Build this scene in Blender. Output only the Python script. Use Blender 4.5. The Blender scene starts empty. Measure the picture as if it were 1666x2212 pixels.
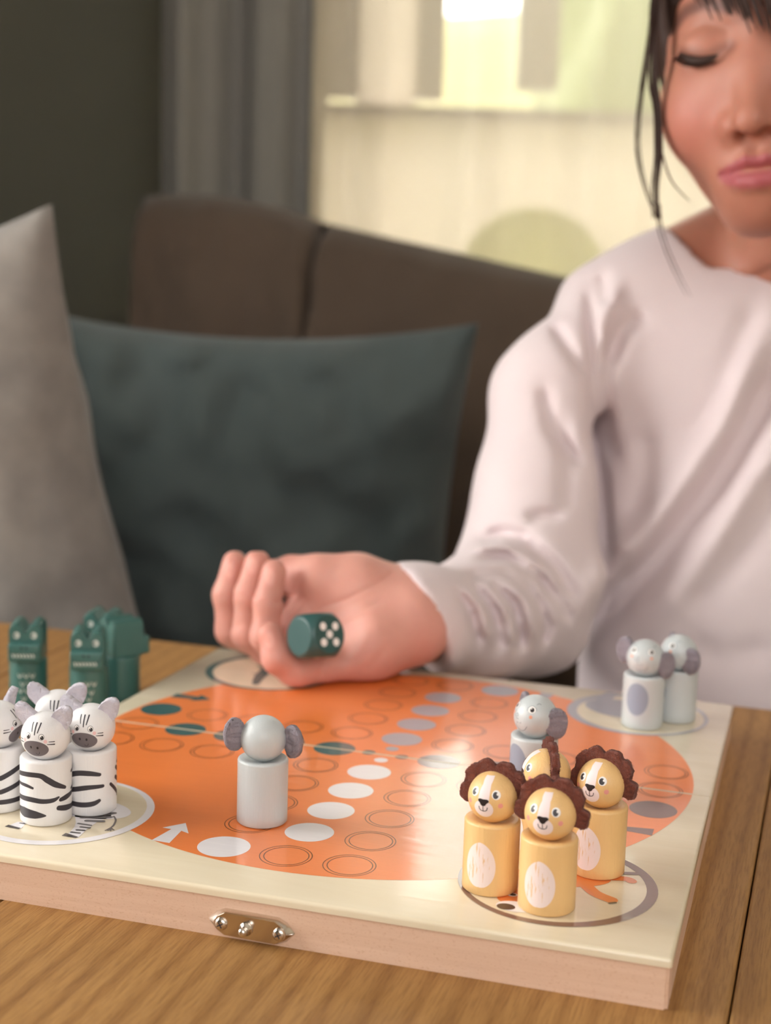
import bpy, bmesh, math, random
import numpy as np
from mathutils import Vector, Matrix, noise as mnoise
import openvdb
random.seed(7); RNG = np.random.RandomState(11)
S = bpy.context.scene
COL = S.collection
PI = math.pi
U = 0.025                       # one step of the board's dot grid, in metres
TZ = -0.0185                    # table top (the board's top is z = 0)
FLOOR = TZ - 0.74

# ------------------------------------------------------------------ camera
CP = np.array([0.18929751, -0.62962794, 0.22236969])
MR = np.array([[0.9542525719870226, 0.2973679450769403, 0.03121432518585604],
               [0.07819357160052627, -0.1474261107987329, -0.9859773360547227],
               [-0.28859624775184434, 0.9433121684224858, -0.16393400711279016]])
FPX = 3233.94
cam = bpy.data.objects.new('camera', bpy.data.cameras.new('camera'))
COL.objects.link(cam); S.camera = cam
mw = Matrix.Identity(4)
for i in range(3):
    mw[i][0] = MR[0][i]; mw[i][1] = -MR[1][i]; mw[i][2] = -MR[2][i]; mw[i][3] = CP[i]
cam.matrix_world = mw
cam.data.sensor_fit = 'VERTICAL'; cam.data.sensor_height = 36.0
cam.data.lens = FPX / 2212 * 36.0
cam.data.clip_start = 0.01
cam.data.dof.use_dof = True
cam.data.dof.focus_distance = 0.57
cam.data.dof.aperture_fstop = 8.0

# ------------------------------------------------------------------ world, lights, exposure
W = bpy.data.worlds.new('world'); S.world = W; W.use_nodes = True
bg = W.node_tree.nodes['Background']
bg.inputs[0].default_value = (1.0, 0.98, 0.93, 1); bg.inputs[1].default_value = 11.0
S.view_settings.view_transform = 'Standard'; S.view_settings.look = 'None'
S.view_settings.gamma = 1.0; S.view_settings.use_curve_mapping = False
S.view_settings.exposure = 0.0

def at(u, v, d):                # a point seen at pixel u,v at depth d, in world metres
    return CP + MR.T @ np.array([(u - 833) / FPX * d, (v - 1106) / FPX * d, d])
def cam2world(P):               # P: (n,3) lateral, up, depth
    P = np.asarray(P, float)
    return CP + P[:, :1] * MR[0] - P[:, 1:2] * MR[1] + P[:, 2:3] * MR[2]
def C(u, v, d):
    return np.array([(u - 833) / FPX * d, -(v - 1106) / FPX * d, d])
def onz(u, v, z):
    d = MR.T @ np.array([(u - 833) / FPX, (v - 1106) / FPX, 1.0])
    return CP + d * (z - CP[2]) / d[2]
FWD = np.array([MR[2][0], MR[2][1], 0]); FWD /= np.linalg.norm(FWD)   # level view direction
RGT = np.array([FWD[1], -FWD[0], 0])
CAMYAW = math.atan2(RGT[1], RGT[0])
def lv(x, d, z):                # lateral, level distance from the camera, height
    return np.array([CP[0], CP[1], 0]) + RGT * x + FWD * d + np.array([0, 0, z])

def area(name, loc, target, sx, sy, power, color):
    l = bpy.data.lights.new(name, 'AREA'); l.shape = 'RECTANGLE'; l.size = sx; l.size_y = sy
    l.energy = power; l.color = color
    o = bpy.data.objects.new(name, l); COL.objects.link(o); o.location = Vector(loc)
    o.rotation_euler = (Vector(target) - Vector(loc)).to_track_quat('-Z', 'Y').to_euler()
    return o
# daylight through the window in the left wall (out of frame, beside the table)
area('left_window_daylight', lv(-1.15, 0.75, 0.62), lv(0.0, 0.75, 0.05), 1.2, 1.2, 2, (1.0, 0.98, 0.97))
# fill light added behind the camera; the rear wall has no window
area('rear_fill_light', lv(0.25, -1.35, 1.0), lv(0.1, 0.8, 0.0), 1.7, 1.3, 25, (1.0, 0.98, 0.985))

# ------------------------------------------------------------------ materials
def srgb(r, g, b):
    f = lambda c: ((c / 255 + 0.055) / 1.055) ** 2.4 if c > 10 else c / 255 / 12.92
    return (f(r), f(g), f(b), 1)
class NT:
    def __init__(s, name):
        s.m = bpy.data.materials.new(name); s.m.use_nodes = True
        s.t = s.m.node_tree; s.b = s.t.nodes['Principled BSDF']
        s.co = s.t.nodes.new('ShaderNodeTexCoord')
    def n(s, typ, **kw):
        nd = s.t.nodes.new('ShaderNode' + typ)
        for k, v in kw.items():
            if k in nd.inputs: nd.inputs[k].default_value = v
            else: setattr(nd, k, v)
        return nd
    def l(s, a, b): s.t.links.new(a, b)
    def map(s, sc, rot=(0, 0, 0), co='Object'):
        mp = s.n('Mapping'); mp.inputs['Scale'].default_value = sc; mp.inputs['Rotation'].default_value = rot
        s.l(s.co.outputs[co], mp.inputs[0]); return mp.outputs[0]
    def noise(s, vec, scale, detail=4, rough=.55, dist=0):
        nd = s.n('TexNoise'); nd.inputs['Scale'].default_value = scale; nd.inputs['Detail'].default_value = detail
        nd.inputs['Roughness'].default_value = rough; nd.inputs['Distortion'].default_value = dist
        s.l(vec, nd.inputs['Vector']); return nd.outputs['Fac']
    def ramp(s, fac, stops):
        r = s.n('ValToRGB'); e = r.color_ramp.elements
        while len(e) < len(stops): e.new(.5)
        for i, (p, c) in enumerate(stops): e[i].position = p; e[i].color = c
        s.l(fac, r.inputs[0]); return r.outputs[0]
    def mix(s, fac, a, b, mode='MIX'):
        m = s.n('Mix', data_type='RGBA', blend_type=mode)
        for sock, v in ((m.inputs[0], fac), (m.inputs[6], a), (m.inputs[7], b)):
            if hasattr(v, 'links'): s.l(v, sock)
            else: sock.default_value = v
        return m.outputs[2]
    def bump(s, h, strength=.3, dist=.001, prev=None):
        b = s.n('Bump'); b.inputs['Strength'].default_value = strength; b.inputs['Distance'].default_value = dist
        s.l(h, b.inputs['Height'])
        if prev is not None: s.l(prev, b.inputs['Normal'])
        return b.outputs[0]
    def out(s, color=None, rough=.5, normal=None, **kw):
        if color is not None:
            if hasattr(color, 'links'): s.l(color, s.b.inputs['Base Color'])
            else: s.b.inputs['Base Color'].default_value = color
        if hasattr(rough, 'links'): s.l(rough, s.b.inputs['Roughness'])
        else: s.b.inputs['Roughness'].default_value = rough
        if normal is not None: s.l(normal, s.b.inputs['Normal'])
        for k, v in kw.items(): s.b.inputs[k.replace('_', ' ')].default_value = v
        return s.m
MC = {}
def painted(name, col, rough=.42, grain=.35, var=.06):
    if name in MC: return MC[name]
    t = NT(name); v = t.map((1400, 1400, 90)); g = t.noise(v, 1, 3, .6)
    big = t.noise(t.map((120, 120, 40)), 1, 2)
    c2 = tuple(min(1, c * (1 - var * 2.2)) for c in col[:3]) + (1,)
    col_ = t.mix(big, c2, col)
    MC[name] = t.out(col_, rough, t.bump(g, grain, .0004), Coat_Weight=.12, Coat_Roughness=.25)
    return MC[name]
def patchy(name, col, under, thr=.60):
    if name in MC: return MC[name]
    t = NT(name); g = t.noise(t.map((1100, 1100, 130)), 1, 3, .6)
    f = t.ramp(g, [(thr, (0, 0, 0, 1)), (thr + .07, (1, 1, 1, 1))])
    MC[name] = t.out(t.mix(f, col, under), .5, t.bump(g, .35, .0004)); return MC[name]
def plain(name, col, rough=.5, **kw):
    if name in MC: return MC[name]
    t = NT(name); g = t.noise(t.map((900,) * 3), 1, 2)
    MC[name] = t.out(col, rough, t.bump(g, .08, .0003), **kw); return MC[name]
def felt(name, col, col2, sc=900):
    if name in MC: return MC[name]
    t = NT(name); a = t.noise(t.map((sc,) * 3), 1, 5, .7, 1.5); b = t.noise(t.map((sc * .22,) * 3), 1, 3)
    c = t.mix(a, col, col2)
    MC[name] = t.out(c, .95, t.bump(a, .9, .0008), Sheen_Weight=.25, Specular_IOR_Level=.15); return MC[name]
def boardprint(name, col, woody=0.0):
    if name in MC: return MC[name]
    t = NT(name)
    g = t.noise(t.map((55, 900, 1)), 1, 4, .6, .4); g2 = t.noise(t.map((9, 60, 1)), 1, 4, .6, .8)
    fib = t.noise(t.map((260, 1500, 1)), 1, 3, .7)
    c = col
    if woody:
        dark = (col[0] * .86, col[1] * .80, col[2] * .68, 1); lite = tuple(min(1, x * 1.04) for x in col[:3]) + (1,)
        c = t.mix(g2, dark, lite)
    h = t.bump(g, .10, .00025); h = t.bump(fib, .05, .00015, h)
    MC[name] = t.out(c, .36, h, Coat_Weight=1.0, Coat_Roughness=.10, Coat_IOR=1.5); 
    b = t.bump(g2, .35, .0006); b2 = t.bump(g, .05, .0002, b)
    t.l(b2, t.b.inputs['Coat Normal'])
    return MC[name]
def cloth(name, col, col2, sc=60, weave=1500, bs=.25, rough=.9):
    if name in MC: return MC[name]
    t = NT(name); a = t.noise(t.map((sc,) * 3), 1, 4); w = t.noise(t.map((weave,) * 3), 1, 2)
    MC[name] = t.out(t.mix(a, col, col2), rough, t.bump(w, bs, .0006), Sheen_Weight=.2, Specular_IOR_Level=.2); return MC[name]
def wood(name, c1, c2, c3, sc=(14, 1.6, 14), ring=9, rough=.45, bs=.2):
    t = NT(name); v = t.map(sc)
    n1 = t.noise(v, 1.2, 5, .55, 1.2)
    wv = t.n('TexWave', wave_type='BANDS', bands_direction='X'); wv.inputs['Scale'].default_value = ring * .1
    wv.inputs['Distortion'].default_value = 7; wv.inputs['Detail'].default_value = 3; wv.inputs['Detail Scale'].default_value = 1.2
    t.l(v, wv.inputs[0])
    fine = t.noise(t.map((sc[0] * 70, sc[1] * 16, sc[2] * 70)), 1, 3, .6)
    base = t.mix(n1, c1, c2)
    f = t.ramp(wv.outputs['Fac'], [(.3, (0, 0, 0, 1)), (.95, (.8, .8, .8, 1))])
    base = t.mix(f, base, c3)
    ff = t.ramp(fine, [(.42, (.72, .72, .72, 1)), (.6, (1, 1, 1, 1))])
    base = t.mix(.55, base, ff, 'MULTIPLY')
    return t, base, fine

M = {}
M['orange'] = boardprint('orange_print', srgb(247, 134, 62))
M['veneer'] = boardprint('pale_veneer', srgb(240, 229, 206), 1)
M['white_p'] = boardprint('white_print', srgb(244, 240, 244))
M['green_p'] = boardprint('green_print', srgb(48, 96, 98))
M['grey_p'] = boardprint('grey_print', srgb(172, 172, 182))
M['brown_p'] = boardprint('brown_print', srgb(122, 88, 80))
M['line_p'] = boardprint('brown_line_print', srgb(128, 66, 22))
M['lion_p'] = boardprint('lion_orange_print', srgb(232, 128, 64))
M['dark_p'] = boardprint('dark_print', srgb(62, 52, 52))
def rail_mat():
    t = NT('beech_rail'); g = t.noise(t.map((10, 10, 420)), 1, 4, .6, .6); s = t.noise(t.map((900, 900, 1600)), 1, 2)
    c = t.mix(g, srgb(214, 176, 148), srgb(236, 204, 180)); sp = t.ramp(s, [(.30, (.90, .84, .78, 1)), (.42, (1, 1, 1, 1))])
    return t.out(t.mix(1.0, c, sp, 'MULTIPLY'), .55, t.bump(s, .15, .0003))
M['rail'] = rail_mat()
M['edge'] = plain('veneer_edge', srgb(232, 214, 190), .45)
def table_mat():
    t = NT('oak_table')
    v = t.map((1, 1, 1))
    n0 = t.noise(t.map((9, 1.3, 9)), 1, 4, .55, 1.0)
    wv = t.n('TexWave', wave_type='BANDS', bands_direction='X'); wv.inputs['Scale'].default_value = 26
    wv.inputs['Distortion'].default_value = 5.5; wv.inputs['Detail'].default_value = 3; wv.inputs['Detail Scale'].default_value = .9
    t.l(t.map((1, .10, 1)), wv.inputs[0])
    big = t.noise(t.map((5, 1.5, 5)), 1, 3)
    fine = t.noise(t.map((1100, 60, 1100)), 1, 4, .65)
    c = t.mix(n0, srgb(134, 94, 50), srgb(194, 147, 88))
    f = t.ramp(wv.outputs['Fac'], [(.45, (1, 1, 1, 1)), (.9, (.70, .62, .52, 1)), (1, (.6, .5, .4, 1))])
    c = t.mix(big, c, t.mix(1.0, c, f, 'MULTIPLY'))
    ff = t.ramp(fine, [(.36, (.66, .60, .54, 1)), (.55, (1, 1, 1, 1))])
    c = t.mix(.8, c, ff, 'MULTIPLY')
    for (kx, ky, rx, ry) in ((-.083, -.168, .0028, .0065), (-.079, -.176, .0016, .003), (.186, -.062, .010, .005), (.19, -.088, .012, .0035)):
        mp = t.n('Mapping'); mp.inputs['Location'].default_value = (-kx / rx, -ky / ry, 0); mp.inputs['Scale'].default_value = (1 / rx, 1 / ry, 0)
        t.l(t.co.outputs['Object'], mp.inputs[0])
        vm = t.n('VectorMath', operation='LENGTH'); t.l(mp.outputs[0], vm.inputs[0])
        nz = t.n('Math', operation='MULTIPLY_ADD'); t.l(t.noise(t.map((300,) * 3), 1, 3), nz.inputs[0]); nz.inputs[1].default_value = .9
        t.l(vm.outputs['Value'], nz.inputs[2])
        k = t.ramp(nz.outputs[0], [(.0, (0, 0, 0, 1)), (1.0, (1, 1, 1, 1))])
        k = t.ramp(nz.outputs[0], [(.75, (.42, .30, .26, 1)), (1.0, (1, 1, 1, 1))])
        c = t.mix(1.0, c, k, 'MULTIPLY')
    return t.out(c, .5, t.bump(fine, .35, .0005), Specular_IOR_Level=.35)
M['table'] = table_mat()
M['lion'] = painted('lion_ochre_paint', srgb(246, 202, 138), .38, .5)
M['zebra'] = painted('zebra_white_paint', srgb(238, 236, 236), .5, .3, .02)
M['eleph'] = painted('elephant_grey_paint', srgb(202, 207, 208), .36, .35, .03)
M['croc'] = painted('crocodile_green_paint', srgb(60, 106, 100), .35, .3, .05)
M['die'] = painted('die_green_paint', srgb(44, 84, 82), .34, .2, .04)
M['crocdark'] = plain('crocodile_dark_print', srgb(34, 62, 58))
M['crocwhite'] = plain('crocodile_white_print', srgb(214, 222, 214))
M['lionwhite'] = patchy('lion_white_paint', srgb(246, 226, 220), srgb(232, 190, 140), .58)
M['lionface'] = plain('lion_face_white', srgb(246, 228, 226), .4)
M['black'] = plain('black_print', srgb(40, 32, 34), .4)
M['pwhite'] = plain('eye_white', srgb(248, 244, 240), .35)
M['pink'] = plain('pink_cheek', srgb(236, 160, 150), .45)
M['zpink'] = plain('pale_pink_cheek', srgb(240, 200, 200), .5)
M['ecoral'] = plain('coral_cheek', srgb(234, 164, 136), .5)
M['zgrey'] = plain('muzzle_grey', srgb(112, 104, 108), .5)
M['zdark'] = plain('zebra_stripe_black', srgb(58, 54, 60), .5)
M['eblue'] = plain('elephant_belly_blue_grey', srgb(150, 158, 174), .45)
M['eline'] = plain('elephant_line', srgb(104, 116, 128), .45)
M['mane'] = felt('brown_mane_felt', srgb(74, 28, 18), srgb(176, 96, 74), 1100)
M['earfelt'] = felt('grey_ear_felt', srgb(134, 122, 132), srgb(200, 190, 200), 1300)
M['zfelt'] = felt('white_ear_felt', srgb(214, 206, 220), srgb(244, 240, 248), 700)
M['chrome'] = NT('nickel').out(srgb(225, 216, 206), .17, None, Metallic=1.0)
M['shirt'] = cloth('pale_pink_jersey', srgb(222, 206, 208), srgb(232, 218, 218), 25, 1400, .25)
def skin_mat():
    t = NT('skin'); a = t.n('VertexColor', layer_name='tint')
    n = t.noise(t.map((70,) * 3), 1, 3); p = t.noise(t.map((900,) * 3), 1, 3)
    c = t.mix(1.0, a.outputs[0], t.ramp(n, [(.3, (.93, .90, .90, 1)), (.7, (1, 1, 1, 1))]), 'MULTIPLY')
    return t.out(c, .5, t.bump(p, .12, .0005), Subsurface_Weight=.18, Subsurface_Scale=.006, Specular_IOR_Level=.4)
M['skin'] = skin_mat()
M['hair'] = NT('dark_hair').out(srgb(58, 40, 33), .6, None, Specular_IOR_Level=.25)
M['trouser'] = cloth('dark_trousers', srgb(66, 70, 84), srgb(74, 78, 92))
M['wallgreen'] = cloth('dark_green_wall', srgb(86, 86, 76), srgb(94, 94, 84), 4, 300, .1)
M['wallcream'] = cloth('cream_wall', srgb(214, 204, 184), srgb(222, 212, 192), 3, 300, .1)
M['ceil'] = cloth('white_ceiling', srgb(224, 220, 212), srgb(228, 224, 216), 3, 300, .1)
M['floor'] = wood('floor_boards', srgb(120, 84, 54), srgb(140, 100, 66), srgb(100, 70, 44))[0].m
M['frame'] = plain('white_window_frame', srgb(232, 226, 220), .5)
M['sofa'] = cloth('brown_sofa_fabric', srgb(84, 70, 58), srgb(104, 88, 76), 8, 900, .35)
M['teal'] = cloth('dark_teal_cushion', srgb(70, 80, 80), srgb(90, 98, 96), 9, 900, .35)
M['greyc'] = cloth('grey_plush_cushion', srgb(110, 105, 101), srgb(152, 145, 138), 35, 500, .6)
M['seatgreen'] = cloth('pale_green_chair', srgb(226, 232, 200), srgb(232, 238, 208), 8, 900, .3)
def chair_mat():
    t = NT('pale_green_chair_cloth'); o = t.t.nodes['Material Output']
    d = t.n('BsdfDiffuse'); d.inputs[0].default_value = (.5, .55, .36, 1); tl = t.n('BsdfTranslucent'); tl.inputs[0].default_value = (.97, 1.0, .84, 1)
    b = t.n('MixShader'); b.inputs[0].default_value = .97; t.l(d.outputs[0], b.inputs[1]); t.l(tl.outputs[0], b.inputs[2]); t.l(b.outputs[0], o.inputs[0]); return t.m
M['seatgreen'] = chair_mat()
M['drape'] = cloth('grey_drape', srgb(146, 144, 138), srgb(158, 154, 146), 6, 900, .25)
M['bush'] = cloth('leaves', srgb(92, 100, 62), srgb(112, 116, 74), 30, 200, .5); M['hedge'] = cloth('hedge_leaves', srgb(160, 156, 112), srgb(184, 178, 136), 20, 200, .5)
def sheer_mat():
    t = NT('sheer_curtain'); o = t.t.nodes['Material Output']
    d = t.n('BsdfDiffuse'); d.inputs[0].default_value = srgb(234, 226, 212)
    tl = t.n('BsdfTranslucent'); tl.inputs[0].default_value = srgb(238, 230, 216)
    tr = t.n('BsdfTransparent'); tr.inputs[0].default_value = (1, 1, 1, 1)
    a = t.n('MixShader'); a.inputs[0].default_value = .45; t.l(d.outputs[0], a.inputs[1]); t.l(tl.outputs[0], a.inputs[2])
    b = t.n('MixShader'); b.inputs[0].default_value = .38; t.l(a.outputs[0], b.inputs[1]); t.l(tr.outputs[0], b.inputs[2])
    t.l(b.outputs[0], o.inputs[0]); return t.m
M['sheer'] = sheer_mat()
def glass_mat():
    t = NT('window_glass'); o = t.t.nodes['Material Output']
    g = t.n('BsdfGlossy'); g.inputs['Roughness'].default_value = .02; tr = t.n('BsdfTransparent'); tr.inputs[0].default_value = (.95, .97, .95, 1)
    fz = t.n('Fresnel'); fz.inputs[0].default_value = 1.45
    b = t.n('MixShader'); t.l(fz.outputs[0], b.inputs[0]); t.l(tr.outputs[0], b.inputs[1]); t.l(g.outputs[0], b.inputs[2])
    t.l(b.outputs[0], o.inputs[0]); return t.m
M['glass'] = glass_mat()
def backlight_mat():  # translucent stuff for the panes added to brighten the curtain from behind
    t = NT('backlight_diffuser'); o = t.t.nodes['Material Output']
    d = t.n('BsdfDiffuse'); d.inputs[0].default_value = (.5, .5, .48, 1); tl = t.n('BsdfTranslucent'); tl.inputs[0].default_value = (.47, .44, .405, 1)
    b = t.n('AddShader'); t.l(d.outputs[0], b.inputs[0]); t.l(tl.outputs[0], b.inputs[1]); t.l(b.outputs[0], o.inputs[0]); return t.m
M['backlight'] = backlight_mat()

# ------------------------------------------------------------------ object helpers
def obj(name, data, mat, parent=None, smooth=True):
    """data: bmesh or (verts, faces). ONE mesh object."""
    me = bpy.data.meshes.new(name)
    if isinstance(data, tuple):
        me.from_pydata([tuple(map(float, v)) for v in data[0]], [], [tuple(int(i) for i in f) for f in data[1]])
    else:
        data.to_mesh(me); data.free()
    if smooth: me.shade_smooth()
    if mat is not None: me.materials.append(mat)
    me.update()
    o = bpy.data.objects.new(name, me); COL.objects.link(o); o.parent = parent
    return o
def empty(name, loc=(0, 0, 0), rz=0, parent=None):
    o = bpy.data.objects.new(name, None); COL.objects.link(o); o.location = Vector([float(x) for x in loc]); o.rotation_euler = (0, 0, rz)
    o.empty_display_size = .01; o.parent = parent
    return o
def tag(o, label, cat, group=None):
    o['label'] = label; o['category'] = cat
    if group: o['group'] = group
    return o
def struct(o): o['kind'] = 'structure'; return o
def edgesplit(o, deg=35):
    m = o.modifiers.new('es', 'EDGE_SPLIT'); m.split_angle = math.radians(deg); return o
def box_bm(cx, cy, cz, sx, sy, sz, bev=0, seg=3):
    bm = bmesh.new(); bmesh.ops.create_cube(bm, size=1)
    for v in bm.verts: v.co = Vector((v.co.x * sx + cx, v.co.y * sy + cy, v.co.z * sz + cz))
    if bev: bmesh.ops.bevel(bm, geom=bm.edges[:], offset=bev, segments=seg, profile=.5, affect='EDGES')
    return bm
def join_bm(*bms):
    a = bms[0]
    for b in bms[1:]:
        me = bpy.data.meshes.new('tmp'); b.to_mesh(me); b.free(); a.from_mesh(me); bpy.data.meshes.remove(me)
    return a
def lathe(profile, n=64):
    vs, fs = [], []
    for (r, z) in profile:
        for k in range(n): vs.append((r * math.cos(2 * PI * k / n), r * math.sin(2 * PI * k / n), z))
    for i in range(len(profile) - 1):
        for k in range(n): fs.append((i * n + k, i * n + (k + 1) % n, (i + 1) * n + (k + 1) % n, (i + 1) * n + k))
    fs.append(tuple(range(n))[::-1]); b = (len(profile) - 1) * n; fs.append(tuple(range(b, b + n)))
    return vs, fs
def sphere(r, c=(0, 0, 0), n=96, m=48):
    return lathe([(max(1e-5, r * math.sin(PI * i / m)), -r * math.cos(PI * i / m)) for i in range(m + 1)], n) if c == (0, 0, 0) else \
        ([(x + c[0], y + c[1], z + c[2]) for x, y, z in sphere(r, n=n, m=m)[0]], sphere(r, n=n, m=m)[1])
class Geo:
    def __init__(s): s.v = []; s.f = []
    def add(s, vs, fs):
        b = len(s.v); s.v += list(vs); s.f += [tuple(i + b for i in f) for f in fs]
    def data(s): return (s.v, s.f)
# flat shapes in a 2-D parameter plane -> grids
def ell2(cx, cy, rx, ry, rot=0, rings=6, n=36, fn=None):
    P = [(cx, cy)]; F = []
    ca, sa = math.cos(rot), math.sin(rot)
    for i in range(1, rings + 1):
        for k in range(n):
            a = 2 * PI * k / n; q = fn(a) if fn else 1
            x, y = rx * i / rings * math.cos(a) * q, ry * i / rings * math.sin(a) * q
            P.append((cx + x * ca - y * sa, cy + x * sa + y * ca))
    for k in range(n): F.append((0, 1 + k, 1 + (k + 1) % n))
    for i in range(rings - 1):
        a, b = 1 + i * n, 1 + (i + 1) * n
        for k in range(n): F.append((a + k, b + k, b + (k + 1) % n, a + (k + 1) % n))
    return P, F
def stroke2(pts, ws, seg=10, across=4, sx=1.0, cap=True):
    """ribbon along pts (2-D) with widths; sx scales x so widths are isotropic."""
    pts = [(p[0] * sx, p[1]) for p in pts]
    if not isinstance(ws, (list, tuple)): ws = [ws] * len(pts)
    Q = []; Wd = []
    n = len(pts)
    def cr(a, b, c, d, t): return .5 * ((2 * b) + (-a + c) * t + (2 * a - 5 * b + 4 * c - d) * t * t + (-a + 3 * b - 3 * c + d) * t ** 3)
    for i in range(n - 1):
        a, b, c, d = pts[max(i - 1, 0)], pts[i], pts[i + 1], pts[min(i + 2, n - 1)]
        for k in range(seg):
            t = k / seg
            Q.append((cr(a[0], b[0], c[0], d[0], t), cr(a[1], b[1], c[1], d[1], t))); Wd.append(ws[i] + (ws[i + 1] - ws[i]) * t)
    Q.append(pts[-1]); Wd.append(ws[-1])
    def tan(i):
        a, b = Q[max(i - 1, 0)], Q[min(i + 1, len(Q) - 1)]; dx, dy = b[0] - a[0], b[1] - a[1]; L = math.hypot(dx, dy) or 1
        return dx / L, dy / L
    rows = []
    if cap:
        tx, ty = tan(0)
        for k in range(5):
            a = PI / 2 * (1 - k / 5); rows.append((Q[0][0] - tx * Wd[0] / 2 * math.sin(a), Q[0][1] - ty * Wd[0] / 2 * math.sin(a), Wd[0] * math.cos(a), tx, ty))
    for i in range(len(Q)): tx, ty = tan(i); rows.append((Q[i][0], Q[i][1], Wd[i], tx, ty))
    if cap:
        tx, ty = tan(len(Q) - 1)
        for k in range(1, 6):
            a = PI / 2 * k / 5; rows.append((Q[-1][0] + tx * Wd[-1] / 2 * math.sin(a), Q[-1][1] + ty * Wd[-1] / 2 * math.sin(a), Wd[-1] * math.cos(a), tx, ty))
    P, F = [], []
    for (x, y, w, tx, ty) in rows:
        for j in range(across + 1):
            s = (j / across - .5) * w; P.append(((x - ty * s) / sx, y + tx * s))
    m = across + 1
    for i in range(len(rows) - 1):
        for j in range(across): F.append((i * m + j, i * m + j + 1, (i + 1) * m + j + 1, (i + 1) * m + j))
    return P, F
def surf(shape, fn, geo):
    P, F = shape; geo.add([fn(x, y) for x, y in P], F)
def sph(R, cz, off):            # az (deg, + to the viewer's right of a face looking along -y), el (deg)
    def f(az, el):
        a, e = math.radians(az), math.radians(el); r = R + off
        return (r * math.cos(e) * math.sin(a), -r * math.cos(e) * math.cos(a), cz + r * math.sin(e))
    return f
def cyl(R, off):                # az deg, height m
    def f(az, z):
        a = math.radians(az); r = R + off
        return (r * math.sin(a), -r * math.cos(a), z)
    return f
def copy_tree(o, parent=None):
    c = o.copy(); COL.objects.link(c); c.parent = parent
    for ch in [x for x in bpy.data.objects if x.parent == o]: copy_tree(ch, c)
    return c

# ------------------------------------------------------------------ signed-distance modelling
def sd_cap(P, a, b, ra, rb):
    a = np.asarray(a, np.float32); b = np.asarray(b, np.float32); ba = b - a
    t = np.clip(((P - a) @ ba) / (ba @ ba), 0, 1)
    return np.linalg.norm(P - a - t[..., None] * ba, axis=-1) - (ra + (rb - ra) * t)
def sd_ell(P, c, r):
    r = np.asarray(r, np.float32); q = (P - np.asarray(c, np.float32))
    k0 = np.linalg.norm(q / r, axis=-1); k1 = np.linalg.norm(q / (r * r), axis=-1) + 1e-9
    return k0 * (k0 - 1) / k1
def smin(a, b, k):
    h = np.maximum(k - np.abs(a - b), 0) / k
    return np.minimum(a, b) - h * h * k * .25
def smax(a, b, k): return -smin(-a, -b, k)
def sd_path(P, pts, rs, k=.004):
    d = None
    for i in range(len(pts) - 1):
        e = sd_cap(P, pts[i], pts[i + 1], rs[i], rs[i + 1]); d = e if d is None else smin(d, e, k)
    return d
def seg_uv(UV, pts):            # distance to a polyline (any dimension) and arc position 0..1
    best = None; arc = None; L = [0]
    for i in range(len(pts) - 1): L.append(L[-1] + np.linalg.norm(np.subtract(pts[i + 1], pts[i])))
    for i in range(len(pts) - 1):
        a = np.array(pts[i], np.float32); b = np.array(pts[i + 1], np.float32); ba = b - a
        t = np.clip(((UV - a) @ ba) / (ba @ ba), 0, 1); d = np.linalg.norm(UV - a - t[..., None] * ba, axis=-1)
        s = (L[i] + t * (L[i + 1] - L[i])) / L[-1]
        if best is None: best, arc = d, s
        else:
            m = d < best; best = np.where(m, d, best); arc = np.where(m, s, arc)
    return best, arc
def sdf_mesh(fn, lo, hi, vox):
    lo = np.array(lo); hi = np.array(hi); n = np.ceil((hi - lo) / vox).astype(int) + 1
    ax = [lo[i] + np.arange(n[i]) * vox for i in range(3)]
    D = np.empty(n, np.float32)
    step = max(1, int(400000 / (n[1] * n[2])))
    for i in range(0, n[0], step):
        X = np.stack(np.meshgrid(ax[0][i:i + step], ax[1], ax[2], indexing='ij'), -1).astype(np.float32)
        D[i:i + step] = fn(X)
    D[0] = D[-1] = np.maximum(D[0], vox); 
    for a in range(3):
        sl = [slice(None)] * 3
        for e in (0, -1): sl[a] = e; D[tuple(sl)] = np.maximum(D[tuple(sl)], vox)
    g = openvdb.FloatGrid(float(vox * 3)); g.copyFromArray(np.clip(D / vox, -3, 3) * vox)
    p, q = g.convertToQuads(0.0)
    return lo + p.astype(float) * vox, q[:, ::-1].astype(int)
def np_mesh(name, v, q, mat, parent=None, root=None, tint=None):
    me = bpy.data.meshes.new(name); v = np.asarray(v, float)
    if root is not None: v = v - np.asarray(root)
    me.vertices.add(len(v)); me.vertices.foreach_set('co', v.astype(np.float32).ravel())
    nq = len(q); me.loops.add(nq * 4); me.loops.foreach_set('vertex_index', np.asarray(q, np.int32).ravel())
    me.polygons.add(nq); me.polygons.foreach_set('loop_start', np.arange(0, nq * 4, 4, dtype=np.int32))
    me.update(calc_edges=True); me.validate(); me.shade_smooth()
    if tint is not None:
        a = me.color_attributes.new('tint', 'FLOAT_COLOR', 'POINT')
        a.data.foreach_set('color', np.asarray(tint, np.float32).ravel())
    me.materials.append(mat)
    o = bpy.data.objects.new(name, me); COL.objects.link(o); o.parent = parent
    return o
def vnoise(P, f, seed=0):       # cheap smooth noise from summed sines
    r = np.random.RandomState(seed); out = np.zeros(P.shape[:-1], np.float32)
    for i in range(6):
        k = r.randn(3) * f; out += np.sin(P @ k.astype(np.float32) + r.rand() * 6.28)
    return out / 6

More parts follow.
